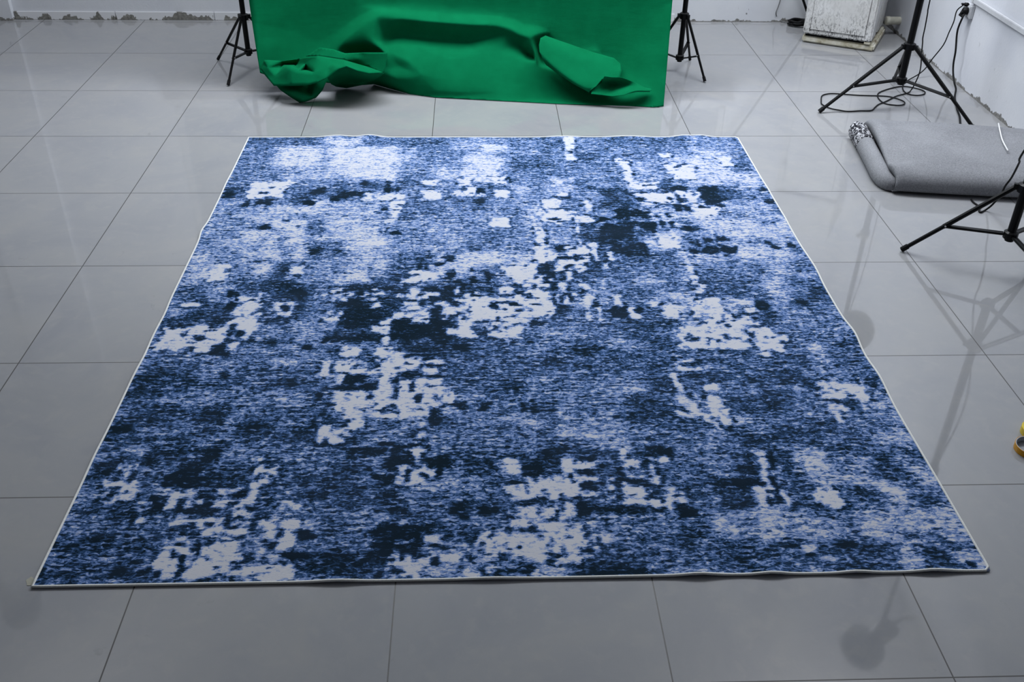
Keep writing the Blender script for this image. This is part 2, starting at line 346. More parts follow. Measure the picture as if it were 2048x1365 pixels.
T[(1060, 460, 5.12)] = """W 80 0 140 200;W 80 200 250 340;K 160 140 190 165;6 180 50 480 170;W 470 0 500 40;W 495 80 520 170;1 520 60 1180 170;K 700 40 1040 130;K 840 150 1200 260;K 230 170 480 230;2 1000 0 1160 80;1 1050 200 1230 290;2 620 170 800 400;1 80 340 290 480;K 130 430 260 540;2 260 450 400 540;2 440 360 760 520;
W 400 190 620 350;W 220 260 420 300;W 280 320 560 440;W 380 440 430 530;K 520 290 550 315;K 455 280 468 330;K 390 370 470 390;K 360 390 385 430;K 430 400 470 440;W 640 200 700 330;W 800 240 850 330;W 750 365 795 410;W 590 155 680 190;K 290 290 420 310;W 0 350 70 460;W 60 490 170 560;W 170 500 250 540;K 140 520 190 590;W 90 570 200 605;2 0 580 90 630;W 0 630 220 900;K 230 560 290 780;1 200 790 390 950;W 310 550 370 700;W 340 680 420 780;W 280 660 330 770;K 310 690 335 760;K 300 780 380 830;K 390 600 420 740;4 400 560 540 620;W 430 650 480 690;W 540 580 640 660;W 570 640 650 780;K 400 700 470 740;7 470 720 560 770;3 620 790 690 920;W 580 790 620 940;W 690 800 740 940;K 650 750 710 800;
4 750 400 1500 640;K 840 790 1010 920;W 850 690 940 780;7 820 760 860 820;K 950 730 1000 800;W 1020 800 1100 920;K 1090 820 1140 860;2 1100 860 1260 930;5 640 560 850 660;6 840 540 920 580;6 1110 530 1360 600;3 1050 620 1300 740;2 900 940 1550 1020;3 0 950 900 1024;3 400 830 600 950;3 740 830 860 920;3 880 290 1550 400;2 1250 230 1420 280;8 1140 90 1520 220;W 1320 90 1510 190;2 1430 200 1560 250;7 1540 0 1640 600;W 1630 380 1680 500;W 1660 480 1720 600;W 1700 580 1780 660;K 1600 90 1700 160;K 1690 100 1750 200;6 1740 20 2048 90;6 1700 250 2048 350;K 1780 100 1840 140;K 1920 100 1990 125;K 1760 190 2048 250;K 1640 210 1700 250;K 1660 275 1720 295;
4 1650 390 2048 640;3 1720 540 1900 600;3 1770 630 1860 670;4 1800 640 2048 740;7 1300 650 1660 740;8 1340 750 1660 930;W 1380 780 1510 930;W 1230 750 1300 800;2 1300 930 1550 1000;3 1560 860 1660 980;W 1660 740 1900 900;W 1780 700 1960 1024;3 1600 860 1680 920;4 1690 920 1800 1000;8 1900 820 2048 1024;4 1960 880 2048 940;7 1560 940 1800 1024"""
T[(1360, 460, 5.12)] = """K 420 180 600 250;K 250 190 420 250;K 380 95 500 120;K 440 250 480 290;3 500 300 640 350;7 550 30 1100 120;4 700 120 880 150;K 890 130 930 170;K 930 165 1000 205;6 1000 60 1180 150;K 1090 150 1170 190;2 1170 210 1240 260;7 550 180 1150 340;8 640 250 720 330;6 850 300 1200 370;2 1180 340 1320 410;3 1170 430 1350 460;4 200 380 950 500;3 750 400 850 470;6 950 390 1150 480;8 1200 480 1390 510;3 250 510 900 740;7 900 510 1080 700;6 1080 590 1250 680;2 1090 510 1450 580;1 1330 590 1450 640;2 1200 650 1480 760;K 1210 730 1330 770;1 1280 770 1400 850;3 1400 740 1550 830;7 1500 830 1600 900;4 1100 800 1650 1000;6 1000 800 1100 1024;W 330 720 450 1024;8 450 730 800 860;K 790 740 900 830;1 890 840 1000 950;2 870 940 1020 980;3 600 800 680 880;W 680 830 760 870;W 540 900 820 1024;W 430 870 560 1024;K 430 880 460 940;K 460 930 520 950;K 590 920 630 1000;K 740 900 790 950;3 900 980 1400 1024"""
T[(200, 640, 4.6545)] = """2 620 0 1220 70;2 560 60 800 90;W 560 90 850 300;W 830 70 1200 230;W 1230 0 1290 60;W 1290 10 1420 200;K 1200 60 1240 180;K 1270 110 1320 190;K 1160 190 1210 230;W 870 230 1060 320;K 760 140 810 170;K 540 130 590 160;K 860 150 900 180;K 930 155 980 190;2 650 240 770 290;2 790 230 870 280;W 470 220 620 300;K 460 270 500 290;K 550 290 600 305;K 1020 250 1060 320;K 1080 240 1180 310;W 1190 240 1250 300;2 440 310 800 360;K 890 320 1220 350;7 780 350 1060 375;
3 400 370 1900 720;2 380 430 620 560;1 300 540 560 600;1 260 680 320 740;2 250 620 700 730;K 480 680 530 720;2 650 500 920 600;2 1370 180 1750 240;5 1500 60 2048 160;7 1870 150 1960 220;K 1530 200 1620 240;K 1880 250 1970 290;4 1230 250 2048 400;6 1680 400 1800 450;5 950 430 1280 530;K 1120 500 1210 560;K 1750 580 1850 640;2 1600 540 1980 600;3 950 600 1250 720;5 650 700 1300 800;4 1100 700 1650 850;5 1600 680 2000 800;2 220 800 960 1000;K 120 980 280 1080;4 280 1000 950 1060;1 950 820 1250 950;K 1080 920 1140 980;3 1250 850 2048 1000;1 1250 980 1600 1100;2 80 1070 950 1117;K 1380 990 1480 1040;3 1600 1000 2048 1117;1 950 1050 1070 1090"""
T[(600, 640, 4.6545)] = """1 380 10 760 120;1 240 130 780 220;K 240 180 760 210;K 840 20 1480 200;2 1270 10 1440 60;2 830 190 1000 250;1 960 200 1580 370;K 1440 250 1560 310;3 1500 160 1760 380;3 1600 60 1760 200;W 220 0 370 20;W 790 0 830 200;W 670 80 780 120;W 780 180 820 260;W 750 30 800 60;W 1060 0 1190 30;W 1470 20 1600 80;W 1440 80 1610 170;W 1360 90 1420 150;W 1770 60 2048 170;8 1790 0 2048 50;
5 0 0 240 230;2 20 240 110 290;4 100 220 400 350;K 270 290 370 330;W 380 280 540 360;3 540 220 720 400;W 700 270 860 420;W 860 330 960 400;W 190 400 290 530;W 320 400 480 530;W 480 390 630 430;3 560 430 680 480;W 670 450 730 520;W 740 400 920 640;W 920 370 1130 450;W 1170 380 1320 420;K 1130 430 1240 465;W 1150 470 1260 530;2 1090 490 1150 540;W 480 480 680 520;3 600 530 740 630;W 340 530 430 600;W 310 680 640 760;W 640 640 900 860;W 330 760 640 860;W 900 560 1300 850;W 420 860 580 930;
K 960 510 1080 545;K 880 530 920 600;4 890 460 1000 500;K 1090 540 1330 560;W 1080 560 1210 620;W 1220 570 1320 610;K 500 530 600 600;K 430 540 470 620;K 340 630 460 670;K 470 620 720 670;K 620 710 700 750;2 750 815 940 870;K 890 640 920 690;K 1080 710 1130 790;K 1260 710 1290 780;K 850 730 905 750;K 1030 590 1060 680;W 680 880 960 940;W 960 850 1220 930;W 1290 690 1410 780;7 1300 600 1450 660;8 1320 800 1460 880;K 1200 835 1320 1000;
1 0 580 140 610;3 0 620 320 900;K 150 700 190 770;3 250 870 420 930;4 600 940 1170 1060;2 150 930 480 1000;W 480 970 580 1010;W 1100 960 1170 1000;1 0 1000 190 1050;W 190 1000 260 1117;W 270 1040 400 1080;1 540 1050 720 1117;3 1250 380 1800 700;4 1450 700 1750 800;K 1480 790 1540 850;K 1660 790 1780 850;2 1320 880 1460 1000;4 1460 870 2048 1050;2 1740 640 1900 720;5 1800 1000 2048 1060;3 1180 1040 1500 1100;3 1800 200 2048 350"""
T[(1000, 640, 4.6545)] = """W 0 60 80 170;W 90 70 190 140;W 60 0 260 40;K 290 30 430 60;3 450 0 640 40;5 350 60 700 250;3 180 120 340 220;1 20 260 130 310;2 480 250 580 310;4 0 240 650 450;2 360 350 550 440;1 680 240 1000 340;2 680 340 900 520;3 900 300 1680 560;2 1080 60 1500 110;3 1100 100 1680 300;2 1300 30 1640 80;4 700 30 1100 230;6 1030 200 1150 260;
2 730 530 840 670;2 1290 530 1620 670;3 0 360 340 560;5 340 540 720 620;7 250 580 330 640;4 0 580 560 740;3 560 600 700 700;6 570 700 720 830;5 850 580 1300 740;7 1200 650 1300 700;1 90 580 210 680;K 290 750 330 880;K 200 790 260 870;2 360 770 560 900;4 580 760 1400 900;2 1150 740 1650 860;K 1040 900 1120 930;6 900 900 1180 1040;4 620 1000 900 1117;6 100 890 420 1050;2 420 900 580 1000;2 0 1040 540 1117;7 540 1040 620 1117;8 580 870 600 1050;2 1150 890 1700 1000;3 1500 940 1950 1117;4 900 1040 1500 1117;
3 1700 310 2048 400;3 1700 410 1840 450;3 1700 520 2048 600;W 1660 340 1700 520;W 1700 380 1840 405;W 1680 460 1880 480;W 1640 510 1700 900;W 1690 590 1750 900;K 1700 600 1725 680;K 1745 780 1775 870;W 1620 860 1860 910;W 1760 780 1830 880;K 1680 820 1705 865;W 1690 80 2048 270;6 1640 100 1700 300;K 1780 180 1850 210;K 1900 180 1960 205;5 1760 260 2048 300;5 1880 440 2048 520;W 1900 610 2048 660;K 1920 620 1960 645;4 1750 650 1950 780;W 1960 740 2048 1000;K 1970 800 1995 880"""
T[(1360, 640, 4.2667)] = """W 230 0 370 200;W 100 90 230 240;W 380 0 560 170;W 600 60 760 200;W 640 190 850 280;W 760 150 900 180;W 300 190 600 250;3 380 180 480 230;5 560 200 640 260;W 680 280 760 320;3 170 270 620 300;K 390 30 420 80;K 100 160 170 190;3 220 100 260 180;K 590 120 640 160;2 740 0 820 50;4 820 0 1370 100;3 870 130 1100 200;3 1220 170 1500 260;7 1100 210 1220 330;3 760 250 1050 400;3 0 290 550 420;4 550 320 700 420;2 1020 320 1120 420;3 1270 320 1600 440;2 1400 230 1550 300;6 1150 330 1230 390;2 480 440 1060 570;1 1060 480 1150 590;4 1100 430 1250 500;W 60 350 150 370;8 0 390 220 430;2 0 460 500 520;4 1300 440 1500 520;3 1500 440 1660 520;
W 200 560 320 610;W 250 670 340 760;W 280 770 420 930;W 220 810 330 900;7 420 850 540 890;K 270 840 315 880;K 440 800 460 900;4 500 600 1150 900;2 480 640 620 800;1 720 650 750 790;1 790 650 830 780;2 860 720 930 780;W 1150 550 1320 640;W 1320 550 1590 690;W 1200 640 1440 680;K 1140 580 1220 610;K 1400 640 1500 670;2 1390 700 1510 770;W 1500 510 1560 580;K 1490 510 1530 570;2 1580 520 1700 620;W 1280 740 1400 780;W 1320 790 1380 890;5 1550 600 1700 700;7 1600 760 1850 830;4 1380 830 1560 920;3 1560 830 1800 900;3 1200 920 1700 1050;2 900 850 1000 1050;3 800 900 1250 1080;3 0 880 230 1000;4 0 1000 250 1109;6 1700 1000 1800 1060;2 1730 920 1900 1020;4 250 940 500 1109;8 250 1060 310 1109;7 1900 1000 2000 1040"""
T[(60, 860, 4.096)] = """K 650 0 800 40;3 600 50 1350 230;8 800 160 930 220;2 1000 140 1600 250;1 500 270 720 420;K 890 250 1010 320;1 680 230 780 310;K 810 330 900 430;W 800 290 890 340;W 720 310 780 340;W 770 340 810 430;W 600 440 860 500;W 590 500 690 590;W 690 490 830 590;W 830 470 880 570;K 640 520 680 580;K 670 380 740 430;K 1080 380 1400 500;K 1240 230 1420 480;K 1420 160 1570 280;1 1420 320 1760 500;4 1560 150 1850 330;3 920 400 1080 600;
K 960 560 1120 700;K 1120 620 1510 700;K 1370 540 1510 650;W 1150 510 1290 620;W 1280 510 1360 640;6 1060 500 1130 570;W 1110 600 1170 660;K 1230 570 1280 620;W 1370 590 1420 620;W 1560 510 1730 600;W 1510 580 1660 650;W 1690 560 1860 650;W 1820 480 1860 520;W 1840 300 1880 480;W 1870 240 1900 300;W 1900 300 2010 360;K 1880 370 1930 400;W 1790 530 1830 580;K 1720 520 1770 590;K 830 670 880 770;W 880 740 930 770;4 740 590 950 680;
1 1380 700 1560 740;2 1300 910 1500 940;W 1180 710 1240 760;W 1160 760 1330 800;W 1350 740 1600 820;W 1190 860 1300 930;K 1220 860 1290 890;K 1300 850 1400 880;W 1430 820 1720 880;W 1500 880 1720 960;W 1650 650 1730 800;W 1730 680 1850 740;K 1620 680 1650 800;K 1780 660 1840 690;W 1690 750 1790 880;6 1720 880 1850 980;W 1210 960 1380 1060;W 1090 970 1200 1030;W 1390 950 1720 1060;W 1030 1060 1700 1240;K 1350 960 1390 1080;K 1220 1050 1280 1140;K 1310 1080 1340 1140;K 1190 1170 1260 1230;K 1010 1180 1060 1240;K 1160 1020 1200 1060;2 1480 1000 1570 1080;W 1700 1130 2048 1240;3 1680 1170 1740 1230;1 1690 1070 1850 1120;K 1720 930 1790 980;2 1780 960 1900 1060;W 1850 970 1920 1060;4 1850 760 2048 950;W 1890 740 1980 790;K 1920 930 1980 960;K 1990 930 2048 1000;8 1860 1080 2048 1130;
2 400 600 830 760;4 260 760 550 830;5 300 800 550 840;3 250 830 1180 950;2 200 930 1080 1080;K 260 960 310 1010;1 140 1080 330 1130;K 80 1140 140 1200;2 100 1140 1000 1250;K 660 1150 790 1220;K 890 1160 970 1210;6 100 1090 190 1120;3 300 1080 700 1140;2 1850 500 2048 740;5 1990 620 2048 680"""
T[(520, 860, 4.096)] = """W 480 0 560 120;W 560 70 680 120;7 600 20 780 60;2 150 0 480 140;1 600 130 740 200;K 740 160 1040 230;K 1040 130 1300 320;1 800 40 860 100;5 850 30 1240 130;W 1290 40 1350 80;4 1350 30 1600 120;3 1500 100 2000 240;K 1310 220 1560 320;K 940 390 1140 460;K 1060 340 1140 390;K 1420 340 1500 400;W 1260 150 1360 190;W 1190 170 1270 190;W 1270 180 1310 250;W 1270 250 1300 310;W 1180 310 1360 360;W 1140 320 1210 450;W 1230 360 1350 450;W 1380 340 1430 410;K 1190 350 1225 440;K 1350 380 1380 420;2 1560 240 1900 320;1 1750 250 1820 330;K 1880 260 1920 320;
4 280 220 600 320;4 600 220 1050 400;1 620 310 960 380;3 100 330 600 450;W 0 300 60 330;W 70 330 130 390;W 20 380 60 440;1 360 460 560 510;1 560 500 820 600;2 300 520 1000 650;K 780 490 860 520;4 860 460 1050 540;1 1000 500 1120 640;K 1050 640 1230 700;5 1250 440 1650 550;3 1250 550 2000 640;K 1570 630 1690 720;K 1800 660 1960 720;4 480 640 1050 780;3 1150 640 1550 780;
W 160 600 260 680;W 250 620 340 680;W 180 760 310 880;W 170 880 290 1000;W 60 740 130 900;W 0 750 80 790;8 340 740 470 820;K 330 840 500 920;3 480 740 700 840;1 560 840 950 900;K 950 790 1340 950;K 1000 950 1320 1040;5 1080 820 1250 840;6 700 890 920 920;6 360 960 640 990;3 640 900 950 980;K 150 1020 400 1080;1 300 1000 1080 1100;K 830 1020 1080 1090;2 280 1060 1050 1240;K 560 1140 700 1200;1 400 1080 560 1160;6 0 900 150 1130;W 0 1130 270 1240;4 880 1150 1060 1230;
W 1340 880 1480 950;2 1480 800 1760 900;1 1320 780 1500 840;3 1500 900 1760 970;W 1790 830 1910 960;W 1860 960 2000 1000;W 1960 860 2010 980;W 1090 1040 1260 1140;W 1050 1110 1340 1240;K 1150 1010 1180 1080;W 1290 1040 1420 1080;W 1330 1080 1420 1130;K 1420 1060 1480 1130;W 1490 1030 1620 1090;8 1340 1140 1640 1200;K 1620 1120 1660 1210;7 1660 980 1780 1240;K 1680 1050 1760 1110;8 1860 1030 2048 1080;W 1660 1180 1820 1240;3 1860 1110 2048 1240;W 1840 1150 1920 1200;K 1320 1160 1340 1230;K 1450 1210 1560 1230;K 1800 1140 1840 1220"""
T[(980, 860, 4.096)] = """4 0 0 420 200;6 560 20 640 100;6 600 0 1050 160;2 420 100 640 180;1 690 170 840 240;2 600 130 800 190;K 450 175 610 240;1 250 250 560 350;W 120 230 240 370;K 270 290 420 400;K 560 330 610 390;W 600 250 730 400;W 730 280 850 340;W 700 390 880 440;W 210 410 760 560;W 130 460 310 600;W 760 500 860 550;W 470 560 560 600;K 730 350 760 385;K 800 340 850 400;K 730 250 760 280;K 800 220 840 280;K 740 450 860 510;K 130 445 300 462;K 290 490 325 530;K 455 480 475 570;K 210 600 320 640;1 350 580 560 640;K 700 590 780 720;1 770 560 870 690;W 210 640 400 720;W 410 650 590 710;W 600 590 690 720;K 560 600 600 660;K 390 650 410 710;4 860 430 980 550;3 870 240 1000 400;
2 950 200 1060 330;1 1300 100 1500 270;K 1310 170 1490 250;W 1080 180 1150 240;K 1120 210 1160 260;W 1110 250 1280 340;W 1100 310 1150 400;K 1130 320 1160 360;W 1190 330 1280 380;W 1290 245 1450 300;W 1300 290 1350 390;K 1270 250 1300 380;K 1350 260 1390 380;W 1330 390 1390 460;K 1000 360 1100 440;W 980 410 1040 500;W 1010 490 1050 570;W 1060 450 1110 500;7 1150 400 1280 450;K 1150 430 1280 490;W 1090 490 1260 620;W 1080 560 1320 630;K 1050 450 1080 600;K 1310 570 1350 600;3 1290 480 1450 580;K 860 640 1300 690;K 1310 640 1470 680;K 1490 620 1600 690;K 1560 660 1710 740;W 1320 590 1460 640;W 1450 480 1540 600;W 1530 500 1570 530;W 1540 570 1600 610;W 1465 600 1490 680;7 940 600 1040 640;
5 1240 120 1310 170;4 1400 70 2048 380;7 1810 130 1870 200;K 1830 410 1930 490;K 1960 410 2048 480;3 1420 380 1820 700;2 1930 400 2048 640;3 0 350 130 480;3 0 480 200 640;1 0 660 200 740;6 170 720 500 800;4 480 700 1500 780;W 160 740 310 810;K 230 820 390 860;W 420 790 800 1000;W 160 870 410 970;W 200 960 470 1060;W 520 860 810 1060;K 590 920 620 1030;K 490 900 520 940;K 480 1010 520 1040;K 560 1020 660 1030;1 420 880 440 980;W 820 790 910 820;W 840 800 870 990;K 810 920 840 960;W 870 880 1000 960;K 880 900 920 940;2 720 990 1000 1050;K 730 980 830 1030;W 550 1060 720 1090;3 630 1060 850 1140;2 0 820 60 960;W 60 860 110 1000;6 100 850 150 960;4 110 800 160 900;
4 1000 740 1560 1000;3 1000 960 2048 1100;2 1560 780 1850 870;K 1560 790 1600 850;6 1960 680 2048 900;2 620 1120 1340 1220;K 820 1140 1250 1200;1 640 1130 830 1170;1 1240 1150 1380 1220;2 50 1070 400 1200;K 260 1130 350 1200;6 350 1080 600 1230;8 530 1150 640 1190;4 1380 1080 2048 1220;7 0 1040 200 1090;8 300 1200 560 1235"""
T[(1440, 860, 3.7236)] = """5 0 0 130 110;2 130 0 500 170;3 0 110 260 280;2 0 440 280 610;2 120 580 300 610;K 140 280 310 340;K 70 365 340 440;K 0 365 50 430;W 290 180 350 340;W 270 180 340 200;W 320 310 390 460;8 370 260 410 370;K 370 210 410 300;K 355 300 375 350;W 280 440 390 580;W 390 440 430 570;W 430 460 500 590;K 390 350 440 560;K 350 500 370 540;2 450 180 600 440;6 620 180 850 450;7 640 190 780 280;W 720 460 880 570;8 930 470 990 550;1 900 460 930 590;2 510 450 700 600;2 560 580 800 610;3 800 120 1400 240;5 950 240 1170 400;7 1030 240 1090 300;2 1170 250 1480 440;2 970 430 1250 600;8 980 400 1170 420;K 1010 430 1060 445;7 1200 30 1390 130;3 1380 130 1500 260;5 1380 250 1500 320;7 1480 330 1640 440;8 1260 440 1420 600;2 1440 470 1640 530;1 1370 560 1440 590;2 1500 560 1640 600;7 1300 600 1750 780;
6 130 620 1280 840;8 290 640 440 830;7 440 650 560 800;3 170 660 290 760;3 640 610 900 660;8 1000 740 1150 810;2 960 690 1030 800;8 1160 760 1330 820;6 0 680 130 800;3 480 700 560 850;K 460 860 630 885;2 240 860 450 950;W 630 870 710 930;3 700 850 1300 1000;K 870 850 1000 880;2 0 850 250 950;3 0 950 620 1100;K 150 990 190 1020;1 900 970 1120 1050;2 750 1000 1340 1080;7 1300 830 1500 1080;1 1490 880 1810 1030;6 1640 780 1850 860;K 1640 840 1690 870;2 1800 860 1890 910;7 1820 920 1990 1060;K 1830 1000 1900 1030;2 750 870 1310 950;8 790 960 880 980"""

def build_rug():
    step = .0075
    nu = int(round((RX1-RX0)/step))+1; nv = int(round((RY1-RY0)/step))+1
    U = np.linspace(RX0, RX1, nu); V = np.linspace(RY0, RY1, nv)
    rng = np.random.default_rng(5)
    def vnoise(su, sv):                              # value noise, cell su x sv metres, about -1..1
        gu = int((RX1-RX0)/su)+4; gv = int((RY1-RY0)/sv)+4
        g = rng.uniform(-1, 1, (gv, gu))
        fu = (U-RX0)/su; fv = (V-RY0)/sv
        iu = fu.astype(int); iv = fv.astype(int); a = fu-iu; b = fv-iv
        a = a*a*(3-2*a); b = (b*b*(3-2*b))[:, None]
        return (g[iv][:, iu]*(1-a)+g[iv][:, iu+1]*a)*(1-b)+(g[iv+1][:, iu]*(1-a)+g[iv+1][:, iu+1]*a)*b
    nA = vnoise(.09, .06)*.6+vnoise(.04, .025)*.4
    nB = vnoise(.06, .035)*.42+vnoise(.03, .02)*.36+vnoise(.016, .016)*.32
    nC = vnoise(.03, .02)*.6+vnoise(.018, .012)*.4
    nD = vnoise(.05, .022)
    nE = vnoise(.25, .12)
    L = np.full((nv, nu), .42)+.06*nE
    items = []
    for (ox, oy, sc), s in T.items():
        for it in s.replace('\n', '').split(';'):
            it = it.strip()
            if not it: continue
            k, x0, y0, x1, y1 = it.split()
            x0, y0, x1, y1 = ox+float(x0)/sc, oy+float(y0)/sc, ox+float(x1)/sc, oy+float(y1)/sc
            c = fl((x0+x1)/2, (y0+y1)/2)
            hu = abs(fl(x1, (y0+y1)/2).x-fl(x0, (y0+y1)/2).x)/2; hv = abs(fl((x0+x1)/2, y0).y-fl((x0+x1)/2, y1).y)/2
            items.append((k, c.x, c.y, hu, hv))
    def apply(sel):
        for k, cu, cv, hu, hv in items:
            if (k in 'WK') != sel: continue
            pad = .09
            i0, i1 = np.searchsorted(U, [cu-hu-pad, cu+hu+pad]); j0, j1 = np.searchsorted(V, [cv-hv-pad, cv+hv+pad])
            if i1 <= i0 or j1 <= j0: continue
            du = np.abs(U[i0:i1]-cu)[None, :]; dv = np.abs(V[j0:j1]-cv)[:, None]
            h = min(hu, hv); S = np.s_[j0:j1, i0:i1]
            ru, rv = hu-h*.3, hv-h*.3
            q = np.hypot(np.maximum(du-ru, 0), np.maximum(dv-rv, 0))-h*.3
            q = np.where(q > -h*.3+1e-9, q, np.maximum(du-hu, dv-hv))
            if not sel:
                m = np.clip(.5-(q+nA[S]*.045)/.07, 0, 1)*.82
                L[S] = L[S]*(1-m)+m*(int(k)/10+.03*nB[S])
            else:
                am = min(.052, .012+h*.7)
                sd = q+nB[S]*am
                m = np.clip(.5-sd/.016, 0, 1)
                if k == 'W':
                    ring = np.clip(1.2-np.abs(sd-.014)/.013, 0, 1)*np.clip((nC[S]-.02)*6, 0, 1)
                    L[S] = L[S]*(1-ring)+ring*.02
                    L[S] = L[S]*(1-m)+m*1.04
                else:
                    L[S] = L[S]*(1-m*.93)+m*.93*(-.20)
    apply(False); L[:] = .44+(L-.44)*1.38; apply(True)
    spots = (L > 1.0) & (nD*.6+nC*.6 > .54)
    L[spots] = .05
    soft = (L > .55) & (L < 1.0) & (nC*.7+nD*.5 > .55); L[soft] -= .35
    # a little smoothing so cells do not show
    Lp = np.pad(L, 1, mode='edge'); L = (Lp[1:-1, 1:-1]*4+Lp[:-2, 1:-1]+Lp[2:, 1:-1]+Lp[1:-1, :-2]+Lp[1:-1, 2:])/8
    # shape: flat on the floor, edges curl up slightly here and there
    UU, VV = np.meshgrid(U, V)
    Z = np.full_like(UU, .0075)
    def curl(along, dist, seedpts):
        z = np.zeros_like(along)
        for c, w, hgt in seedpts: z += hgt*np.exp(-((along-c)/w)**2)*np.exp(-(dist/.06)**2)
        return z
    Z += curl(UU, VV-RY0, [(.62, .07, .006), (1.75, .06, .008), (1.98, .05, .009), (2.25, .05, .008), (2.5, .06, .009), (1.1, .1, .004)])
    Z += curl(UU, RY1-VV, [(.23, .08, .012), (.42, .07, .016), (1.6, .1, .006), (2.0, .1, .007), (2.35, .06, .012), (2.45, .05, .012)])
    Z += curl(VV, UU-RX0, [(2.72, .08, .006), (1.55, .12, .009), (3.3, .1, .005), (1.0, .1, .005)])
    Z += curl(VV, RX1-UU, [(3.2, .1, .005), (2.4, .12, .007), (1.75, .1, .009), (1.45, .1, .008), (2.85, .08, .005)])
    Z += .0012*vnoise(.4, .4)
    def bulge(v, pts): return sum(a*np.exp(-((v-c)/w)**2) for c, w, a in pts)
    right = bulge(V, [(1.75, .10, .008), (1.4, .12, .006), (2.3, .1, .006), (3.0, .1, .003)])
    left = bulge(V, [(2.74, .07, .007), (1.6, .12, -.007), (1.95, .1, -.005)])
    tt = (UU-RX0)/(RX1-RX0)
    UU = UU + right[:, None]*np.clip(tt*6-5, 0, 1) - left[:, None]*np.clip(1-tt*6, 0, 1)
    co = np.stack([UU, VV, Z], -1).reshape(-1, 3)
    nt = nu*nv
    idx = np.arange(nt).reshape(nv, nu)
    f = np.stack([idx[:-1, :-1], idx[:-1, 1:], idx[1:, 1:], idx[1:, :-1]], -1).reshape(-1, 4)
    # skirt down to the floor and underside
    ring = np.concatenate([idx[0, :-1], idx[:-1, -1], idx[-1, :0:-1], idx[:0:-1, 0]])
    low = co[ring].copy(); low[:, 2] = .0008+np.maximum(low[:, 2]-.009, 0)*.8
    co = np.concatenate([co, low]); n = len(ring); lo = nt+np.arange(n)
    sk = np.stack([np.roll(ring, -1), ring, lo, np.roll(lo, -1)], -1)
    faces = np.concatenate([f, sk])
    me = bpy.data.meshes.new('area_rug')
    me.vertices.add(len(co)); me.vertices.foreach_set('co', co.astype(np.float32).ravel())
    me.loops.add(faces.size); me.loops.foreach_set('vertex_index', faces.astype(np.int32).ravel())
    me.polygons.add(len(faces)); me.polygons.foreach_set('loop_start', np.arange(0, faces.size, 4, dtype=np.int32))
    me.update(calc_edges=True)
    at = me.attributes.new('tone', 'FLOAT', 'POINT')
    at.data.foreach_set('value', np.concatenate([L.ravel(), np.full(n, .5)]).astype(np.float32))
    for_smooth = np.ones(len(faces), dtype=bool); me.polygons.foreach_set('use_smooth', for_smooth)
    me.materials.append(m_rug())
    o = bpy.data.objects.new('area_rug', me); COL.objects.link(o)
    tag(o, 'large blue and white distressed area rug with a white edge, flat on the tiles', 'rug')
    # overlocked edge
    pts = [Vector(co[i])+Vector((0, 0, -.001)) for i in ring[::4]]
    bm = bmesh.new(); tube(bm, pts, .0048, 6, close=True)
    e = link('edge_binding', bm, m_plain('off_white_overlock_yarn', (.60, .60, .585, 1), .9, .1, 0, .1, 200), o, True)
    e['label'] = 'off-white stitched edge binding'
build_rug()

# ------------------------------------------------------------------ green backdrop cloth
CLOTH = m_cloth()
def plane_pt(px, py, off=0.0):
    # backdrop sheet: Y = 4.93 + .10*z - off
    d = ray(px, py)
    k = d.y-.10*d.z
    t = (4.93+.10*CAM.z-off-CAM.y)/k
    p = CAM+d*t
    if p.z < .004: p = fl(px, py, .004)
    return p
cloth_v, cloth_f, cloth_lock = [], [], []
def sheet(pts, lines, sub=3, smooth=5, outline=None, fac=.5):
    """pts: name -> ((px,py), world point); lines: lists of names (creases); outline: list of names"""
    names = list(pts); ix = {n: i for i, n in enumerate(names)}
    v2 = [Vector((pts[n][0][0], -pts[n][0][1])) for n in names]
    ed = []
    for l in lines: ed += [(ix[a], ix[b]) for a, b in zip(l, l[1:])]
    face = []
    if outline: face = [[ix[n] for n in outline]]
    vo, eo, fo, vi, ei, fi = delaunay_2d_cdt(v2, ed, face, 1 if outline else 0, 1e-4)
    bm = bmesh.new(); vs = []
    for k, v in enumerate(vo):
        src = vi[k]
        p = pts[names[src[0]]][1] if src else None
        if p is None: p = plane_pt(v.x, -v.y, .05)
        vs.append(bm.verts.new(p))
    for f in fo:
        try: bm.faces.new([vs[i] for i in f])
        except ValueError: pass
    for s in range(sub):
        bmesh.ops.subdivide_edges(bm, edges=[e for e in bm.edges if e.calc_length() > .018], cuts=1, use_grid_fill=True)
        bmesh.ops.triangulate(bm, faces=[f for f in bm.faces if len(f.verts) > 4])
        inner = [v for v in bm.verts if not v.is_boundary]
        for _ in range(smooth if s else min(1, smooth)):
            bmesh.ops.smooth_vert(bm, verts=inner, factor=fac, use_axis_x=True, use_axis_y=True, use_axis_z=True)
    base = len(cloth_v); bm.verts.index_update()
    for v in bm.verts: cloth_v.append(v.co.copy() if v.co.z > .003 else Vector((v.co.x, v.co.y, .003)))
    for f in bm.faces: cloth_f.append([base+v.index for v in f.verts])
    bm.free()
def P(px, py, off): return ((px, py), plane_pt(px, py, off))
def Q(px, py, Y):
    p = atY(px, py, Y)
    if p.z < .004: p = fl(px, py, .004)
    return ((px, py), p)
def F(px, py, z=.004): return ((px, py), fl(px, py, z))
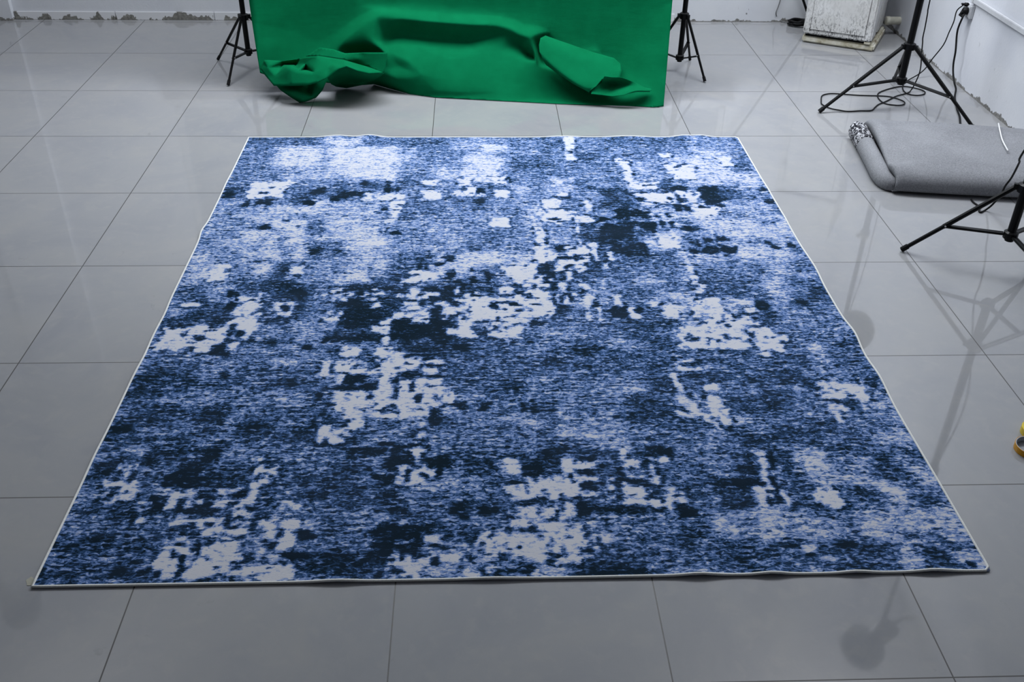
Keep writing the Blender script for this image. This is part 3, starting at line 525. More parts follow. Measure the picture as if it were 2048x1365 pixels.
# --- hanging sheet, down to its hem on the floor
S = {}
tops = [(-.52, 'a'), (.1, 'b'), (.8, 'c'), (1.5, 'd'), (2.40, 'e')]
for x, n in tops:
    w = Vector((x, 5.215, 2.495)); S['t'+n] = (proj(w), w)
for n, px, of in zip('abcde', (498, 680, 900, 1110, 1345), (.08, 0, 0, .04, .17)): S['u'+n] = P(px, 0, of)
S.update(l1=P(504, 45, .11), l2=P(511, 90, .15), l3=P(520, 146, .19), l4=P(560, 160, .16), l5=P(640, 165, .15), l6=P(720, 170, .16),
         r1=P(1339, 75, .24), r2=P(1333, 145, .33), r3=F(1327, 213),
         h1=F(1308, 215), h2=F(1250, 212), h3=F(1115, 208), h4=F(1000, 202), h5=F(870, 195), h6=F(820, 188), h7=F(780, 177), h8=F(748, 168),
         # slack that bulges out
         k1=P(666, 100, .08), k2=P(717, 57, .11), pk=P(753, 29, .10), k3=P(790, 35, .105), k4=P(850, 43, .11), k5=P(938, 49, .115), k6=P(993, 50, .12), k7=P(1019, 57, .13),
         k8=P(1038, 69, .14), k9=P(1061, 75, .17),
         n1=P(700, 45, .02), n2=P(748, 16, .03), n3=P(800, 18, .03), n4=P(900, 28, .03), n5=P(1000, 32, .03), n6=P(1044, 50, .05), n7=P(650, 85, .03),
         q1=P(800, 50, .055), q2=P(860, 58, .055), q3=P(938, 66, .06), q4=P(985, 62, .08),
         v1=P(766, 85, .03), pin=P(776, 107, .15), v2=P(800, 72, .03), v3=P(860, 80, .03), v4=P(938, 86, .04), v5=P(985, 74, .07), v6=P(1015, 68, .10),
         kd=P(745, 82, .145), le1=P(698, 91, .10), le2=P(732, 88, .125), d1=P(712, 101, -.01), li2=P(748, 99, .01), d2=P(772, 104, .16), w1=P(839, 92, .10), w2=P(815, 122, .20), w3=P(845, 152, .24), w4=P(800, 132, .165),
         x1=P(771, 140, .17), x2=P(765, 148, .19), x3=P(790, 158, .22),
         # lower apron spreading towards the camera
         y1=P(900, 120, .17), y2=P(960, 105, .13), y3=P(1000, 150, .23), y4=P(900, 165, .25), y5=P(1060, 150, .22), y6=P(1120, 178, .28), y7=P(1180, 197, .34), y8=P(1260, 203, .385),
         y9=P(870, 183, .27), y10=P(1000, 188, .30), y11=P(1115, 197, .325), y12=P(1200, 203, .35),
         e1=P(1000, 100, .12), e2=P(1051, 122, .16), e3=P(1073, 134, .19), e4=P(1114, 150, .22), e5=P(1154, 172, .27), e6=P(1182, 189, .32),
         f1=P(1035, 90, .06), f2=P(1055, 112, .06), f3=P(1070, 118, .07), g1=P(1068, 97, .17), g2=P(1073, 130, .195),
         s1=P(1100, 60, .06), s2=P(1190, 92, .13), s3=P(1245, 112, .19), s4=P(1262, 150, .26), s5=P(1300, 170, .33), s6=P(1200, 140, .18), s7=P(1120, 120, .12), gp1=P(1071, 86, .02), gp2=P(1077, 106, -.01), gp3=P(1084, 128, .02), s8=P(1098, 112, .02), s9=P(1230, 175, .28),
         z1=P(1317, 195, .40), z2=P(1200, 103, .14), z3=P(1190, 98, .16))
out = ['ta', 'tb', 'tc', 'td', 'te', 'ue', 'r1', 'r2', 'r3', 'h1', 'h2', 'h3', 'h4', 'h5', 'h6', 'h7', 'h8', 'l6', 'l5', 'l4', 'l3', 'l2', 'l1', 'ua']
sheet(S, [['ua', 'ub', 'uc', 'ud', 'ue'], ['n7', 'n1', 'n2', 'n3', 'n4', 'n5', 'n6'], ['k1', 'k2', 'pk', 'k3', 'k4', 'k5', 'k6', 'k7', 'k8', 'k9', 'g1', 'g2'], ['k2', 'kd', 'd2'], ['k1', 'le1', 'le2', 'd2'], ['pk', 'v1', 'pin'],
          ['pin', 'v2', 'v3', 'v4', 'v5', 'v6'], ['pin', 'w1'], ['pin', 'w2', 'w3'], ['k1', 'd1', 'li2', 'd2'], ['d2', 'x1', 'x2'], ['e1', 'e2', 'e3', 'e4', 'e5', 'e6'], ['f1', 'f2', 'f3'], ['gp1', 'gp2', 'gp3'], ['q1', 'q2', 'q3', 'q4'], ['y9', 'y10', 'y11', 'y12'],
          ['s8', 's7', 's6', 's9'], ['s1', 's2', 's3', 's4', 's5']], 4, 1, out, .4)
# --- rolled-over tube on the right
def strip(rows, sub=2, smooth=2, dy=.06):
    """rows of points (px,py,Y) joined as a grid"""
    bm = bmesh.new(); g = [[bm.verts.new(Q(p[0], p[1], p[2]+dy)[1]) for p in r] for r in rows]
    for a, b in zip(g, g[1:]):
        for i in range(len(a)-1): bm.faces.new((a[i], a[i+1], b[i+1], b[i]))
    for s in range(sub):
        bmesh.ops.subdivide_edges(bm, edges=bm.edges[:], cuts=1, use_grid_fill=True)
        inner = [v for v in bm.verts if not v.is_boundary]
        for _ in range(smooth): bmesh.ops.smooth_vert(bm, verts=inner, factor=.5, use_axis_x=True, use_axis_y=True, use_axis_z=True)
    base = len(cloth_v); bm.verts.index_update()
    for v in bm.verts: cloth_v.append(v.co.copy() if v.co.z > .003 else Vector((v.co.x, v.co.y, .003)))
    for f in bm.faces: cloth_f.append([base+v.index for v in f.verts])
    bm.free()
strip([[(1091, 71, 4.74), (1122, 82, 4.72), (1186, 104, 4.68), (1228, 116, 4.66), (1242, 128, 4.65)],
       [(1081, 76, 4.66), (1115, 95, 4.635), (1170, 118, 4.60), (1215, 135, 4.575), (1243, 142, 4.57)],
       [(1078, 90, 4.62), (1108, 113, 4.59), (1155, 138, 4.55), (1195, 152, 4.52), (1240, 155, 4.53)],
       [(1079, 104, 4.585), (1103, 128, 4.545), (1143, 155, 4.50), (1179, 170, 4.46), (1209, 153, 4.52)],
       [(1085, 118, 4.57), (1106, 139, 4.535), (1140, 163, 4.48), (1170, 181, 4.44), (1192, 173, 4.46)],
       [(1092, 130, 4.66), (1112, 145, 4.60), (1146, 168, 4.53), (1178, 185, 4.46), (1182, 179, 4.45)]], 3, 2)
# inside of its mouth and the small turned corner
strip([[(1209, 153, 4.44), (1225, 155, 4.46), (1243, 155, 4.47), (1273, 166, 4.50), (1290, 175, 4.50), (1302, 177, 4.49)],
       [(1203, 165, 4.52), (1222, 166, 4.56), (1245, 168, 4.52), (1270, 173, 4.47), (1288, 178, 4.45), (1303, 181, 4.46)],
       [(1186, 177, 4.47), (1205, 180, 4.50), (1232, 181, 4.46), (1258, 183, 4.42), (1275, 181, 4.40), (1298, 183, 4.45)],
       [(1182, 188, 4.44), (1205, 190, 4.44), (1225, 193, 4.42), (1246, 190, 4.40), (1273, 184, 4.42), (1300, 184, 4.47)]], 3, 1)
# --- crumpled corner on the left
C_ = {n: Q(v[0], v[1], v[2]+.12) for n, v in dict(
    a1=(529, 120, 4.60), a2=(563, 122, 4.66), a3=(600, 117, 4.68), a4=(615, 114, 4.56), a5=(637, 112, 4.52), a6=(686, 120, 4.50), a7=(738, 135, 4.47), a8=(766, 145, 4.46),
    b1=(758, 146, 4.42), b2=(738, 147, 4.38), b3=(715, 142, 4.34), b4=(693, 133, 4.33), b5=(678, 138, 4.33), b6=(656, 156, 4.36), b7=(634, 166, 4.38), b8=(612, 171, 4.38), b9=(583, 172, 4.40), b10=(548, 172, 4.48),
    c1=(533, 154, 4.55), c2=(521, 138, 4.60), c3=(526, 127, 4.62),
    d1=(579, 133, 4.46), d2=(598, 142, 4.44), d3=(630, 145, 4.42), d4=(642, 151, 4.40), d5=(611, 139, 4.60), d6=(590, 130, 4.72), d7=(566, 130, 4.70), d8=(551, 151, 4.52), d9=(537, 135, 4.56), d10=(612, 127, 4.55),
    m1=(660, 130, 4.45), m2=(700, 129, 4.40)).items()}
sheet(C_, [['a4', 'd10', 'd5', 'd2'], ['d1', 'd2', 'd3', 'd4', 'b6'], ['d1', 'd8', 'b10'], ['a1', 'd9', 'd8'], ['a2', 'd7', 'd6'], ['a5', 'm1', 'd4'], ['a6', 'm2', 'b4']], 2, 0,
      ['a1', 'a2', 'a3', 'a4', 'a5', 'a6', 'a7', 'a8', 'b1', 'b2', 'b3', 'b4', 'b5', 'b6', 'b7', 'b8', 'b9', 'b10', 'c1', 'c2', 'c3'], .3)
# dark flap hanging under the crumple
D_ = {n: Q(v[0], v[1], v[2]+.12) for n, v in dict(a=(768, 146, 4.47), b=(738, 145, 4.46), c=(715, 140, 4.45), d=(693, 132, 4.45), e=(676, 137, 4.45), f=(655, 157, 4.46), g=(662, 168, 4.60), h=(672, 173, 4.72), i=(693, 176, 4.74), j=(737, 167, 4.72), k=(762, 152, 4.62), m=(700, 158, 4.64)).items()}
sheet(D_, [['d', 'm', 'i']], 2, 2, list('abcdefghijk'))
# flap between the back sheet and the crumple
G_ = {n: P(v[0], v[1], v[2]+.02) for n, v in dict(a=(612, 113, .10), b=(640, 95, .12), c=(667, 99, .14), d=(690, 107, .16), e=(727, 105, .20), f=(775, 105, .17), g=(771, 138, .19), h=(767, 147, .20), i=(735, 133, .20), j=(688, 119, .19), k=(640, 112, .16), n=(720, 118, .22)).items()}
sheet(G_, [['d', 'j'], ['e', 'n', 'i']], 3, 2, list('abcdefghijk'))
# wad on the floor
E_ = {n: Q(*v) for n, v in dict(a=(546, 164, 4.68), b=(561, 180, 4.70), c=(580, 193, 4.62), d=(599, 205, 4.575), e=(612, 203, 4.56), f=(632, 195, 4.58), g=(645, 180, 4.62), h=(658, 152, 4.66),
                                i=(569, 182, 4.58), j=(592, 181, 4.52), k=(621, 194, 4.50), l=(610, 199, 4.50), m=(613, 162, 4.66), n=(618, 188, 4.60), o=(634, 156, 4.64), p=(628, 190, 4.52), q=(585, 164, 4.72)).items()}
sheet(E_, [['i', 'j', 'k', 'l'], ['m', 'n', 'k'], ['o', 'p', 'k'], ['i', 'l']], 2, 1, ['a', 'b', 'c', 'd', 'e', 'f', 'g', 'h', 'o', 'm', 'q'])
me = bpy.data.meshes.new('backdrop_cloth'); me.from_pydata([tuple(v) for v in cloth_v], [], cloth_f); me.update()
for p in me.polygons: p.use_smooth = True
me.materials.append(CLOTH)
cloth = bpy.data.objects.new('backdrop_cloth', me); COL.objects.link(cloth)
sm = cloth.modifiers.new('thick', 'SOLIDIFY'); sm.thickness = .0025; sm.offset = 1
tag(cloth, 'green photo backdrop cloth hanging between two black stands, its hem crumpled on the floor', 'cloth')

# ------------------------------------------------------------------ tripod stands
def stand(loc, foot_ang, R, zc, zl, ztop, label, group, r=(.0135, .0095), lamp=None, name='light_stand', cat='stand', knob=1.2, lit=0):
    c = Vector((loc[0], loc[1], 0))
    root = empty(name, c, label, cat, group)
    bm = bmesh.new()
    tube(bm, [c+Vector((0, 0, zl-.03)), c+Vector((0, 0, knob))], r[0]*1.25, 12)
    tube(bm, [c+Vector((0, 0, knob)), c+Vector((0, 0, ztop))], r[0]*.95, 12)
    link('centre_column', bm, BLACK, root, False)
    bm = bmesh.new(); lathe(bm, [(r[0]*1.3, -.022), (r[0]*2.2, -.02), (r[0]*2.2, .016), (r[0]*1.3, .022)], c+Vector((0, 0, zc)), seg=14)
    for a in foot_ang:
        d = Vector((math.cos(a), math.sin(a), 0)); box(bm, c+d*r[0]*2.4+Vector((0, 0, zc)), (.026, .020, .026), Matrix.Rotation(a, 3, 'Z'))
    link('upper_collar', bm, BLACK, root)
    bm = bmesh.new(); lathe(bm, [(r[0]*1.3, -.02), (r[0]*2.0, -.016), (r[0]*2.0, .014), (r[0]*1.3, .02)], c+Vector((0, 0, zl)), seg=14)
    link('lower_collar', bm, BLACK, root)
    bm = bmesh.new(); lathe(bm, [(r[0]*1.3, -.03), (r[0]*1.9, -.025), (r[0]*1.9, .02), (r[0]*1.1, .035)], c+Vector((0, 0, knob)), seg=14)
    tube(bm, [c+Vector((0, 0, knob)), c+Vector((-.05, -.02, knob))], .006, 8); lathe(bm, [(.012, -.012), (.018, -.006), (.018, .006), (.01, .012)], c+Vector((-.055, -.022, knob)), (-1, -.4, 0), 10)
    link('clamp_knob', bm, BLACK, root)
    for a in foot_ang:
        d = Vector((math.cos(a), math.sin(a), 0)); side = Vector((-d.y, d.x, 0))
        A = c+d*r[0]*2.6+Vector((0, 0, zc-.004)); B = c+d*R+Vector((0, 0, .012))
        mid = A.lerp(B, .60)
        bm = bmesh.new(); tube(bm, [A, A.lerp(B, .62)], r[1]*1.12, 10); tube(bm, [A.lerp(B, .6), B], r[1]*.98, 10)
        leg = link('leg', bm, BLACK, root)
        bm = bmesh.new(); dd = (B-A).normalized(); tube(bm, [B-dd*.03, B+dd*.004], r[1]*1.3, 10); link('rubber_foot', bm, CABLE, leg)
        bm = bmesh.new(); H = c+d*r[0]*2+Vector((0, 0, zl))
        for s in (-1, 1): tube(bm, [H+side*s*.008, mid+side*s*.008-Vector((0, 0, .004))], r[1]*.62, 6)
        box(bm, H.lerp(mid, .5), ((mid-H).length, .014, .007), Matrix((( *((mid-H).normalized()),), (*side,), (*((mid-H).normalized().cross(side)),))).transposed())
        link('strut', bm, BLACK, leg)
        bm = bmesh.new(); lathe(bm, [(.0045, -.014), (.0045, .014)], mid, side, 8); link('rivet', bm, SCREW, leg)
    if lamp:
        bm = bmesh.new(); h = c+Vector((0, 0, ztop)); ax = Vector(lamp)
        lathe(bm, [(.05, -.16), (.062, -.15), (.062, .02), (.05, .03)], h+ax*.02+Vector((0, 0, .05)), ax, 20); hd = link('lamp_housing', bm, BLACK, root, True)
        bm = bmesh.new(); lathe(bm, [(.05, 0), (.07, .03), (.14, .10), (.15, .16), (.145, .16), (.13, .10), (.06, .035), (.045, .01)], h+ax*.05+Vector((0, 0, .05)), ax, 28); link('reflector', bm, m_plain('grey_reflector', (.16, .16, .155, 1), .5, .4), root, True)
        bm = bmesh.new(); tube(bm, spline([h+Vector((0, 0, -.02)), h-ax*.12+Vector((.06, 0, -.03)), h-ax*.2+Vector((.10, 0, .0))], 4), .01, 8); link('tilt_handle', bm, BLACK, root)
    if lamp and lit:
        l = bpy.data.lights.new('lamp_light', 'AREA'); l.shape = 'DISK'; l.size = .24; l.energy = lit; l.color = (1, .98, .95)
        lo = bpy.data.objects.new('lamp_light', l); COL.objects.link(lo); lo.location = h+ax*.20+Vector((0, 0, .05))
        lo.rotation_euler = (-ax).to_track_quat('Z', 'Y').to_euler()
    return root
AN = lambda *d: [math.radians(a) for a in d]
GB = 'stands carrying the green backdrop'
stand((-.527, 5.227), AN(142, 255, 18), .345, .375, .135, 2.46, 'black backdrop tripod stand at the left edge of the green cloth', GB, (.0145, .0085), name='backdrop_stand')
stand((2.533, 5.215), AN(-58, 62, 182), .275, .40, .105, 2.46, 'black backdrop tripod stand at the right edge of the green cloth', GB, (.0145, .0085), name='backdrop_stand')
bm = bmesh.new(); tube(bm, [(-.6, 5.222, 2.478), (2.6, 5.216, 2.478)], .013, 12)
tag(link('crossbar', bm, BLACK), 'black crossbar over both backdrop stands, holding up the green cloth', 'pole')
GL = 'lighting stands on the right'
stand((3.864, 4.503), AN(191, 71, -50), .552, .41, .187, 1.75, 'black light stand behind the folded grey rug, by the right wall', GL, (.0175, .0115), (.2, -.6, -.5), knob=.95)
stand((3.578, 2.311), AN(154, 34, -86), .448, .435, .194, 2.6, 'black light stand in front of the folded grey rug, cut by the right edge', GL, (.0165, .0105), (-.25, .3, .92), knob=1.28, lit=27)
stand((-1.97, 2.73), AN(170, 290, 50), .42, .42, .19, 2.55, 'black light stand standing on the bare tiles left of the blue rug', None, (.0165, .0105), (.3, .3, .9), knob=1.25, lit=12)

# ------------------------------------------------------------------ folded grey rug
FELT = m_grey_felt()
def folded():
    root = empty('folded_rug', (3.85, 3.5, 0), 'folded grey backed rug lying by the right wall, between the two light stands', 'rug')
    # main folded body: rounded front and left, thin at the back
    def body(rows, name, sub=2):
        bm = bmesh.new(); g = [[bm.verts.new(p) for p in r] for r in rows]
        for a, b in zip(g, g[1:]):
            for i in range(len(a)-1): bm.faces.new((a[i], a[i+1], b[i+1], b[i]))
        o = link(name, bm, FELT, root, True)
        s = o.modifiers.new('s', 'SUBSURF'); s.levels = s.render_levels = sub
        return o
    f = lambda px, py, z: fl(px, py, z)
    # columns run left to right; rows run from the front underside, up over the top, to the back underside
    cols = [(1785, 1733), (1798, 1748), (1818, 1772), (1850, 1800), (1900, 1850), (1980, 1930), (2060, 1990), (2160, 2090)]
    fb = [388, 389.5, 391, 393, 396, 400, 404, 409]                       # front bottom edge
    tb = [236, 235, 236, 238, 240, 245, 250, 258]
    rows = []
    pr = [Vector((0, .10, .02)), Vector((0, .015, .004)), Vector((0, -.012, .035)), Vector((0, .0, .09)), Vector((0, .045, .128)), Vector((0, .13, .142))]
    P0 = [fl(c[0], b) for c, b in zip(cols, fb)]
    P1 = [fl(c[1], b, .13) for c, b in zip(cols, tb)]
    for d in pr: rows.append([p+d for p in P0])
    BUMP = {.2: (.108, .095, .126, .150, .150), .35: (.118, .104, .138, .155, .148), .6: (.155, .172, .160, .142, .150), .85: (.155, .172, .122, .130, .150)}
    for s in (.2, .35, .6, .85):
        rows.append([Vector((a.x+(b.x-a.x)*s, a.y+.0+(b.y-a.y)*s, BUMP[s][i] if i < 5 else .148+.006*math.sin(i*1.7+s*5))) for i, (a, b) in enumerate(zip(P0, P1))])
    rows.append([b+Vector((0, -.01, .003)) for b in P1])
    rows.append([b+Vector((0, .035, -.05)) for b in P1])
    rows.append([b+Vector((0, .01, -.124)) for b in P1])
    # close the left end: tuck the first column in
    left = []
    for i, r in enumerate(rows):
        p = r[0]; 
        if 2 <= i <= 11: r[0] = p+Vector((.012 if i in (3, 4) else 0, 0, 0))
        q = r[0].copy(); q.x += .05; q.z = .02 if i > 0 else q.z; left.append(q)
    rows2 = []
    for q, r in zip(left, rows):
        e1 = r[0]+Vector((-.012, 0, -.03)); e1.z = max(.008, e1.z)
        rows2.append([q, e1]+r)
    body(rows2, 'folded_body')
    # inner layer peeping out at the left: a flattened roll from front to back
    L0, L1 = fl(1772, 372, .03), fl(1717, 268, .045)
    ptsl = [fl(1820, 382, .02)+Vector((0, .09, 0)), fl(1790, 378, .025)+Vector((0, .04, 0)), L0.lerp(L1, .12), L0.lerp(L1, .45), L0.lerp(L1, .75)]
    bm = bmesh.new(); sp = spline(ptsl+[L0.lerp(L1, .78)], 4); tube(bm, sp, [.03+.022*min(1, i/9) for i in range(len(sp))], 14)
    for v in bm.verts: v.co.z = max(.004, min(v.co.z*1.15, .105))
    lay = link('inner_roll', bm, FELT, root, True)
    bm = bmesh.new(); tube(bm, spline([L0.lerp(L1, .73), L0.lerp(L1, .9), L1, L1+Vector((0.0, .05, .0))], 4), [.054]*11+[.05, .036], 14)
    for v in bm.verts: v.co.z = max(.004, min(v.co.z*1.2, .11))
    e = link('pile_side', bm, m_speckle_pile(), root, True); e['label'] = 'black and white pile face showing at the roll end'
    # white binding along its far edge
    bm = bmesh.new()
    tube(bm, spline([fl(1997, 247, .162), fl(2000, 262, .163), fl(2005, 281, .163), fl(2016, 302, .163)], 5), .0042, 6)
    b = link('edge_binding', bm, m_plain('white_binding', (.62, .62, .63, 1), .8, .2), root, True); b['label'] = 'white bound edge'
folded()

# ------------------------------------------------------------------ old refrigerator in the corner
def fridge():
    A = fl(1602, 84); B = fl(1738, 104); e1 = (B-A); w = e1.length; e1.normalize(); e2 = Vector((-e1.y, e1.x, 0))
    rot = Matrix((e1, e2, Vector((0, 0, 1)))).transposed()
    root = empty('refrigerator', A, 'old dirty white refrigerator standing in the back right corner', 'refrigerator')
    def part(name, lo, hi, mat, bev=.006, parent=root):
        bm = bmesh.new(); box(bm, [(a+b)/2 for a, b in zip(lo, hi)], [b-a for a, b in zip(lo, hi)], bev=bev)
        bmesh.ops.transform(bm, matrix=Matrix.Translation(A) @ rot.to_4x4(), verts=bm.verts)
        return link(name, bm, mat, parent)
    FD, FB = m_fridge('grimy_white_door', .95), m_fridge('grimy_white_body', .35)
    OLIVE = m_plain('aged_gasket', (.075, .07, .04, 1), .7, .3, 0, .3)
    part('plinth', (0, .0, .004), (w+.03, .57, .055), m_cream(), .012)
    part('kick_gap_shade', (.02, .012, .05), (w-.01, .45, .075), m_plain('painted_gap_shade', (.006, .006, .006, 1), .9, .1), 0)  # near-black block, painted stand-in for the shade between plinth and door
    d = part('door', (0, -.015, .072), (w, .20, 1.25), FD, .012)
    part('door_panel', (.05, -.022, .11), (w-.05, -.01, 1.2), FD, .006, d)
    part('gasket', (.012, .20, .075), (w-.012, .25, 1.60), OLIVE, 0, d)
    part('cabinet', (0, .25, .06), (w, .57, 1.62), FB, .02)
    u = part('door', (0, -.015, 1.265), (w, .20, 1.61), FD, .012)
    part('handle', (.03, -.05, 1.0), (.055, -.015, 1.2), FB, .008, d)
    part('hinge', (w-.05, -.012, .056), (w-.005, .03, .072), m_cream(), .003)
fridge()
bm = bmesh.new(); lathe(bm, [(.028, 0), (.031, .005), (.031, .085), (.034, .087), (.034, .115), (.025, .118)], (XR, 6.13, .112), (-1, 0, 0), 18)
tag(link('drain_pipe', bm, m_plain('yellowed_pipe', (.47, .46, .39, 1), .5, .4), None, True), 'short yellowed pipe stub sticking out of the right wall beside the refrigerator', 'pipe')

# coil of hose and cables
def cable(name, pts, r, label, cat='cable', n=7, mat=CABLE, group=None, close=False):
    bm = bmesh.new(); tube(bm, spline(pts, n, close), r, 7, close)
    return tag(link(name, bm, mat, None, True), label, cat, group)
co_ = []
cc = Vector((3.735, 6.365, 0))
for i in range(34):
    a = i*2*PI/12; rr = .082+.008*math.sin(i*1.3); co_.append(cc+Vector((math.cos(a)*rr, math.sin(a)*rr*.72, .012+.012*(i/12)+.004*math.sin(i*2.1))))
cable('hose_coil', co_, .010, 'coil of black hose lying on the floor behind the refrigerator', 'hose', 4)
cable('wall_wire', [atY(1563, -8, 6.455), atY(1557, 12, 6.452), atY(1552, 26, 6.45), fl(1556, 38, .02), fl(1566, 43.5, .008), fl(1582, 46, .008), fl(1596, 48, .01)], .004, 'thin grey wire hanging down the back wall to the hose coil', 'wire', mat=m_plain('grey_wire', (.12, .12, .125, 1), .5, .4))
bm = bmesh.new(); a, b = atY(1611, 14, 6.41), atY(1605, -4, 6.41); dv = (b-a); tube(bm, [a-dv*(a.z-.005)/dv.z, a+dv*(1.0/dv.z)], .010, 10)
po = link('leaning_pole', bm, BLACK); tag(po, 'black pole leaning in the corner behind the refrigerator', 'pole')

cs = 4.112
def c3(x, y): return 1550+x/cs, y/cs
def onX(x, y, X): return atX(*c3(x, y), X)
def onF(x, y): p = fl(*c3(x, y), .006); return p
wire = [onX(1560, 36, 4.435), onX(1540, 48, 4.425), onX(1495, 90, 4.415), onX(1470, 180, 4.40), onX(1430, 270, 4.385), onX(1385, 370, 4.365), onX(1290, 490, 4.32), onX(1240, 560, 4.29), onX(1180, 612, 4.24), onF(1080, 670)]
loops = [(1050, 710), (1060, 750), (1100, 775), (1170, 785), (1225, 775), (1232, 755), (1190, 735), (1100, 715), (1030, 712), (960, 725), (880, 750), (845, 775), (852, 812), (900, 850), (980, 865), (1040, 865), (1068, 850), (1050, 830), (980, 805), (900, 791), (700, 785), (600, 778), (480, 770), (420, 775), (385, 790), (380, 830), (388, 860), (450, 890), (520, 905), (600, 917), (700, 912), (790, 910), (820, 885), (850, 860), (900, 840), (950, 815), (1000, 790), (1090, 765)]
wire += [onF(*p) for p in loops]
for (x, y), Y in zip([(1120, 740), (1150, 690), (1185, 610), (1200, 540), (1205, 450), (1214, 350), (1216, 310), (1235, 220), (1255, 110), (1275, 0)], (4.80, 4.77, 4.72, 4.68, 4.66, 4.64, 4.63, 4.62, 4.60, 4.58)):
    p = atY(*c3(x, y), Y); p.z = max(p.z, .006); wire.append(p)
wire += [Vector((3.93, 4.52, 1.2)), Vector((3.88, 4.50, 1.7))]
lead = cable('power_cord', wire, .0042, 'thin black power cord looped on the floor under the stand by the right wall', 'cable', 5)
thick = [onX(1572, 88, 4.43), onX(1545, 140, 4.40), onX(1510, 220, 4.39), onX(1495, 290, 4.39), onX(1485, 420, 4.395), onX(1468, 520, 4.40), onX(1465, 600, 4.40), onX(1475, 680, 4.40), onX(1488, 735, 4.385), onF(1478, 805), onF(1498, 900), onF(1518, 960), onF(1523, 1010), onF(1525, 1030)]
for p in thick: p.z = max(p.z, .008)
cable('extension_cord', thick, .0065, 'thick black cord from the wall socket running down behind the folded grey rug', 'cable', 6)
c4 = lambda x, y: (1600+x/4.0156, 200+y/4.0156)
out_ = [fl(*c4(1375, 800), .006), fl(*c4(1392, 822), .006), fl(*c4(1430, 850), .006), fl(*c4(1443, 868), .006), fl(*c4(1437, 890), .006), fl(*c4(1452, 902), .006), fl(*c4(1490, 885), .006), atY(*c4(1545, 842), 2.93), atY(*c4(1612, 762), 2.90), atY(*c4(1650, 690), 2.88), atY(*c4(1700, 622), 2.85), atY(*c4(1760, 505), 2.78), atY(*c4(1799, 410), 2.70), Vector((3.75, 2.5, .9)), Vector((3.60, 2.33, 1.26))]
for p in out_: p.z = max(p.z, .006)
cable('lamp_cord', out_, .0052, 'black cord rising from under the folded rug to the front light stand', 'cable', 6)

# socket, plugs and trunking on the right wall
root = empty('wall_socket', (XR, 5.04, .49), 'white surface socket box on the right wall below the trunking', 'socket')
bm = bmesh.new(); box(bm, (XR-.014, 5.035, .492), (.028, .12, .088), bev=.004); link('box', bm, WHITEP, root)
bm = bmesh.new(); box(bm, (XR-.030, 5.035, .492), (.006, .10, .07), bev=.002); link('face_plate', bm, WHITEP, root)
p = onX(1575, 90, 4.43); bm = bmesh.new(); lathe(bm, [(.012, -.03), (.024, -.022), (.024, .012), (.016, .02)], p, (1, 0, 0), 14)
tube(bm, [p+Vector((-.022, 0, 0)), p+Vector((-.03, .012, -.03)), onX(1545, 140, 4.40)], [.014, .012, .007], 10)
tag(link('plug', bm, CABLE, None, True), 'large black plug in the white socket on the right wall', 'plug')
p = onX(1580, 37, 4.435); bm = bmesh.new(); box(bm, p+Vector((-.004, 0, 0)), (.03, .026, .022), bev=.004); tube(bm, [p+Vector((-.016, .006, 0)), p+Vector((-.022, .03, -.003)), onX(1545, 44, 4.427)], [.008, .006, .0042], 8)
tag(link('plug', bm, CABLE, None, True), 'small black plug above the larger one in the white wall socket', 'plug')
bm = bmesh.new(); box(bm, (XR-.011, (YF+5.0)/2, .571), (.022, 5.0-YF, .034), bev=.003); box(bm, (XR-.013, 5.0, .571), (.026, .03, .042), bev=.003)
tag(link('cable_trunking', bm, WHITEP), 'white plastic cable trunking running along the right wall', 'trunking')

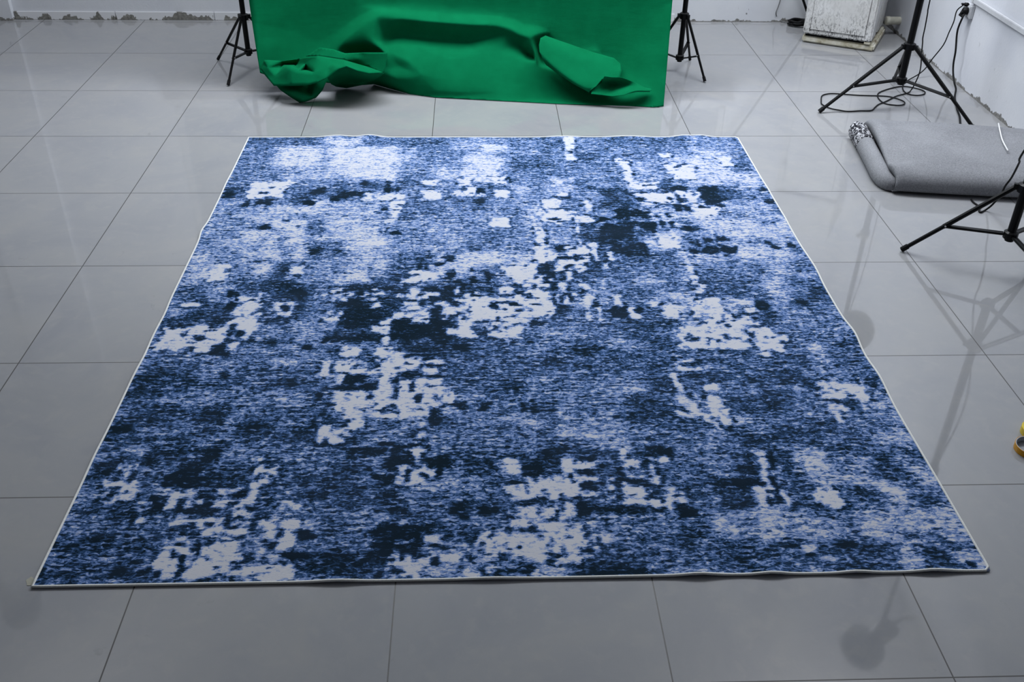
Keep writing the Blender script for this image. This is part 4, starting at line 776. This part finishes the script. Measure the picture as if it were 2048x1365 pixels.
# yellow tape
def tape(c, ro, ri, h, tilt, label, col):
    root = empty('tape_roll', c, label, 'tape', 'yellow tape rolls'); R = Matrix.Rotation(tilt[0], 3, 'X') @ Matrix.Rotation(tilt[1], 3, 'Y')
    ax = R @ Vector((0, 0, 1)); x, y, d = basis(ax)
    def ring(r1, r2, h0, h1):
        bm = bmesh.new(); n = 40; g = []
        for r, z in ((r1, h0), (r1, h1), (r2, h1), (r2, h0)):
            g.append([bm.verts.new(Vector(c)+d*z+(x*math.cos(2*PI*k/n)+y*math.sin(2*PI*k/n))*r) for k in range(n)])
        for i in range(4):
            a, b = g[i], g[(i+1) % 4]
            for k in range(n): bm.faces.new((a[k], a[(k+1) % n], b[(k+1) % n], b[k]))
        return bm
    link('tape', ring(ro, ri+.003, 0, h), m_plain('tape_film', col, .35, .3), root, False)
    link('core', ring(ri+.003, ri, .0005, h-.0005), m_plain('card_core', (.34, .35, .38, 1), .7, .3), root, False)
tape(fl(2060, 902)+Vector((0, 0, .001)), .057, .0525, .024, (0, 0), 'roll of amber tape lying on the floor at the right edge, nearer of two', (.52, .24, .004, 1))
tape(fl(2060, 902)+Vector((.066, .093, .001)), .055, .045, .026, (0, 0), 'roll of yellow tape behind the amber roll at the right edge, mostly cut off', (.62, .46, .03, 1))

bm = bmesh.new(); q = [fl(*p, .0005) for p in ((52, 1161), (63, 1154), (78, 1166), (70, 1172), (54, 1172))]
f_ = bm.faces.new([bm.verts.new(p) for p in q]); ex = bmesh.ops.extrude_face_region(bm, geom=[f_])
bmesh.ops.translate(bm, vec=(0, 0, .0006), verts=[v for v in ex['geom'] if isinstance(v, bmesh.types.BMVert)])
tag(link('tape_scrap', bm, m_plain('beige_tape', (.30, .29, .24, 1), .6, .3)), 'small beige scrap of tape stuck to the floor at the near left rug corner', 'tape')

# ------------------------------------------------------------------ light
def area(name, loc, size, power, col, rot=(0, 0, 0)):
    l = bpy.data.lights.new(name, 'AREA'); l.shape = 'RECTANGLE'; l.size, l.size_y = size; l.energy = power; l.color = col
    o = bpy.data.objects.new(name, l); COL.objects.link(o); o.location = loc; o.rotation_euler = rot; return o
area('front_fill_light', (0, YF+.05, 2.2), (6.5, 2.2), 40, (.93, .96, 1.0), (PI/2, 0, PI))  # added fill from behind the camera; the front wall has no window
area('ceiling_panel_light', (1.5, 4.62, ZC-.02), (5.4, 1.2), 365, (.90, .945, 1.0))
wd = bpy.data.worlds.new('world'); scene.world = wd; wd.use_nodes = True
wd.node_tree.nodes['Background'].inputs[0].default_value = (.6, .68, .8, 1); wd.node_tree.nodes['Background'].inputs[1].default_value = .4

vs = scene.view_settings; vs.view_transform = 'Standard'; vs.look = 'None'; vs.gamma = 1; vs.exposure = 0; vs.use_curve_mapping = False
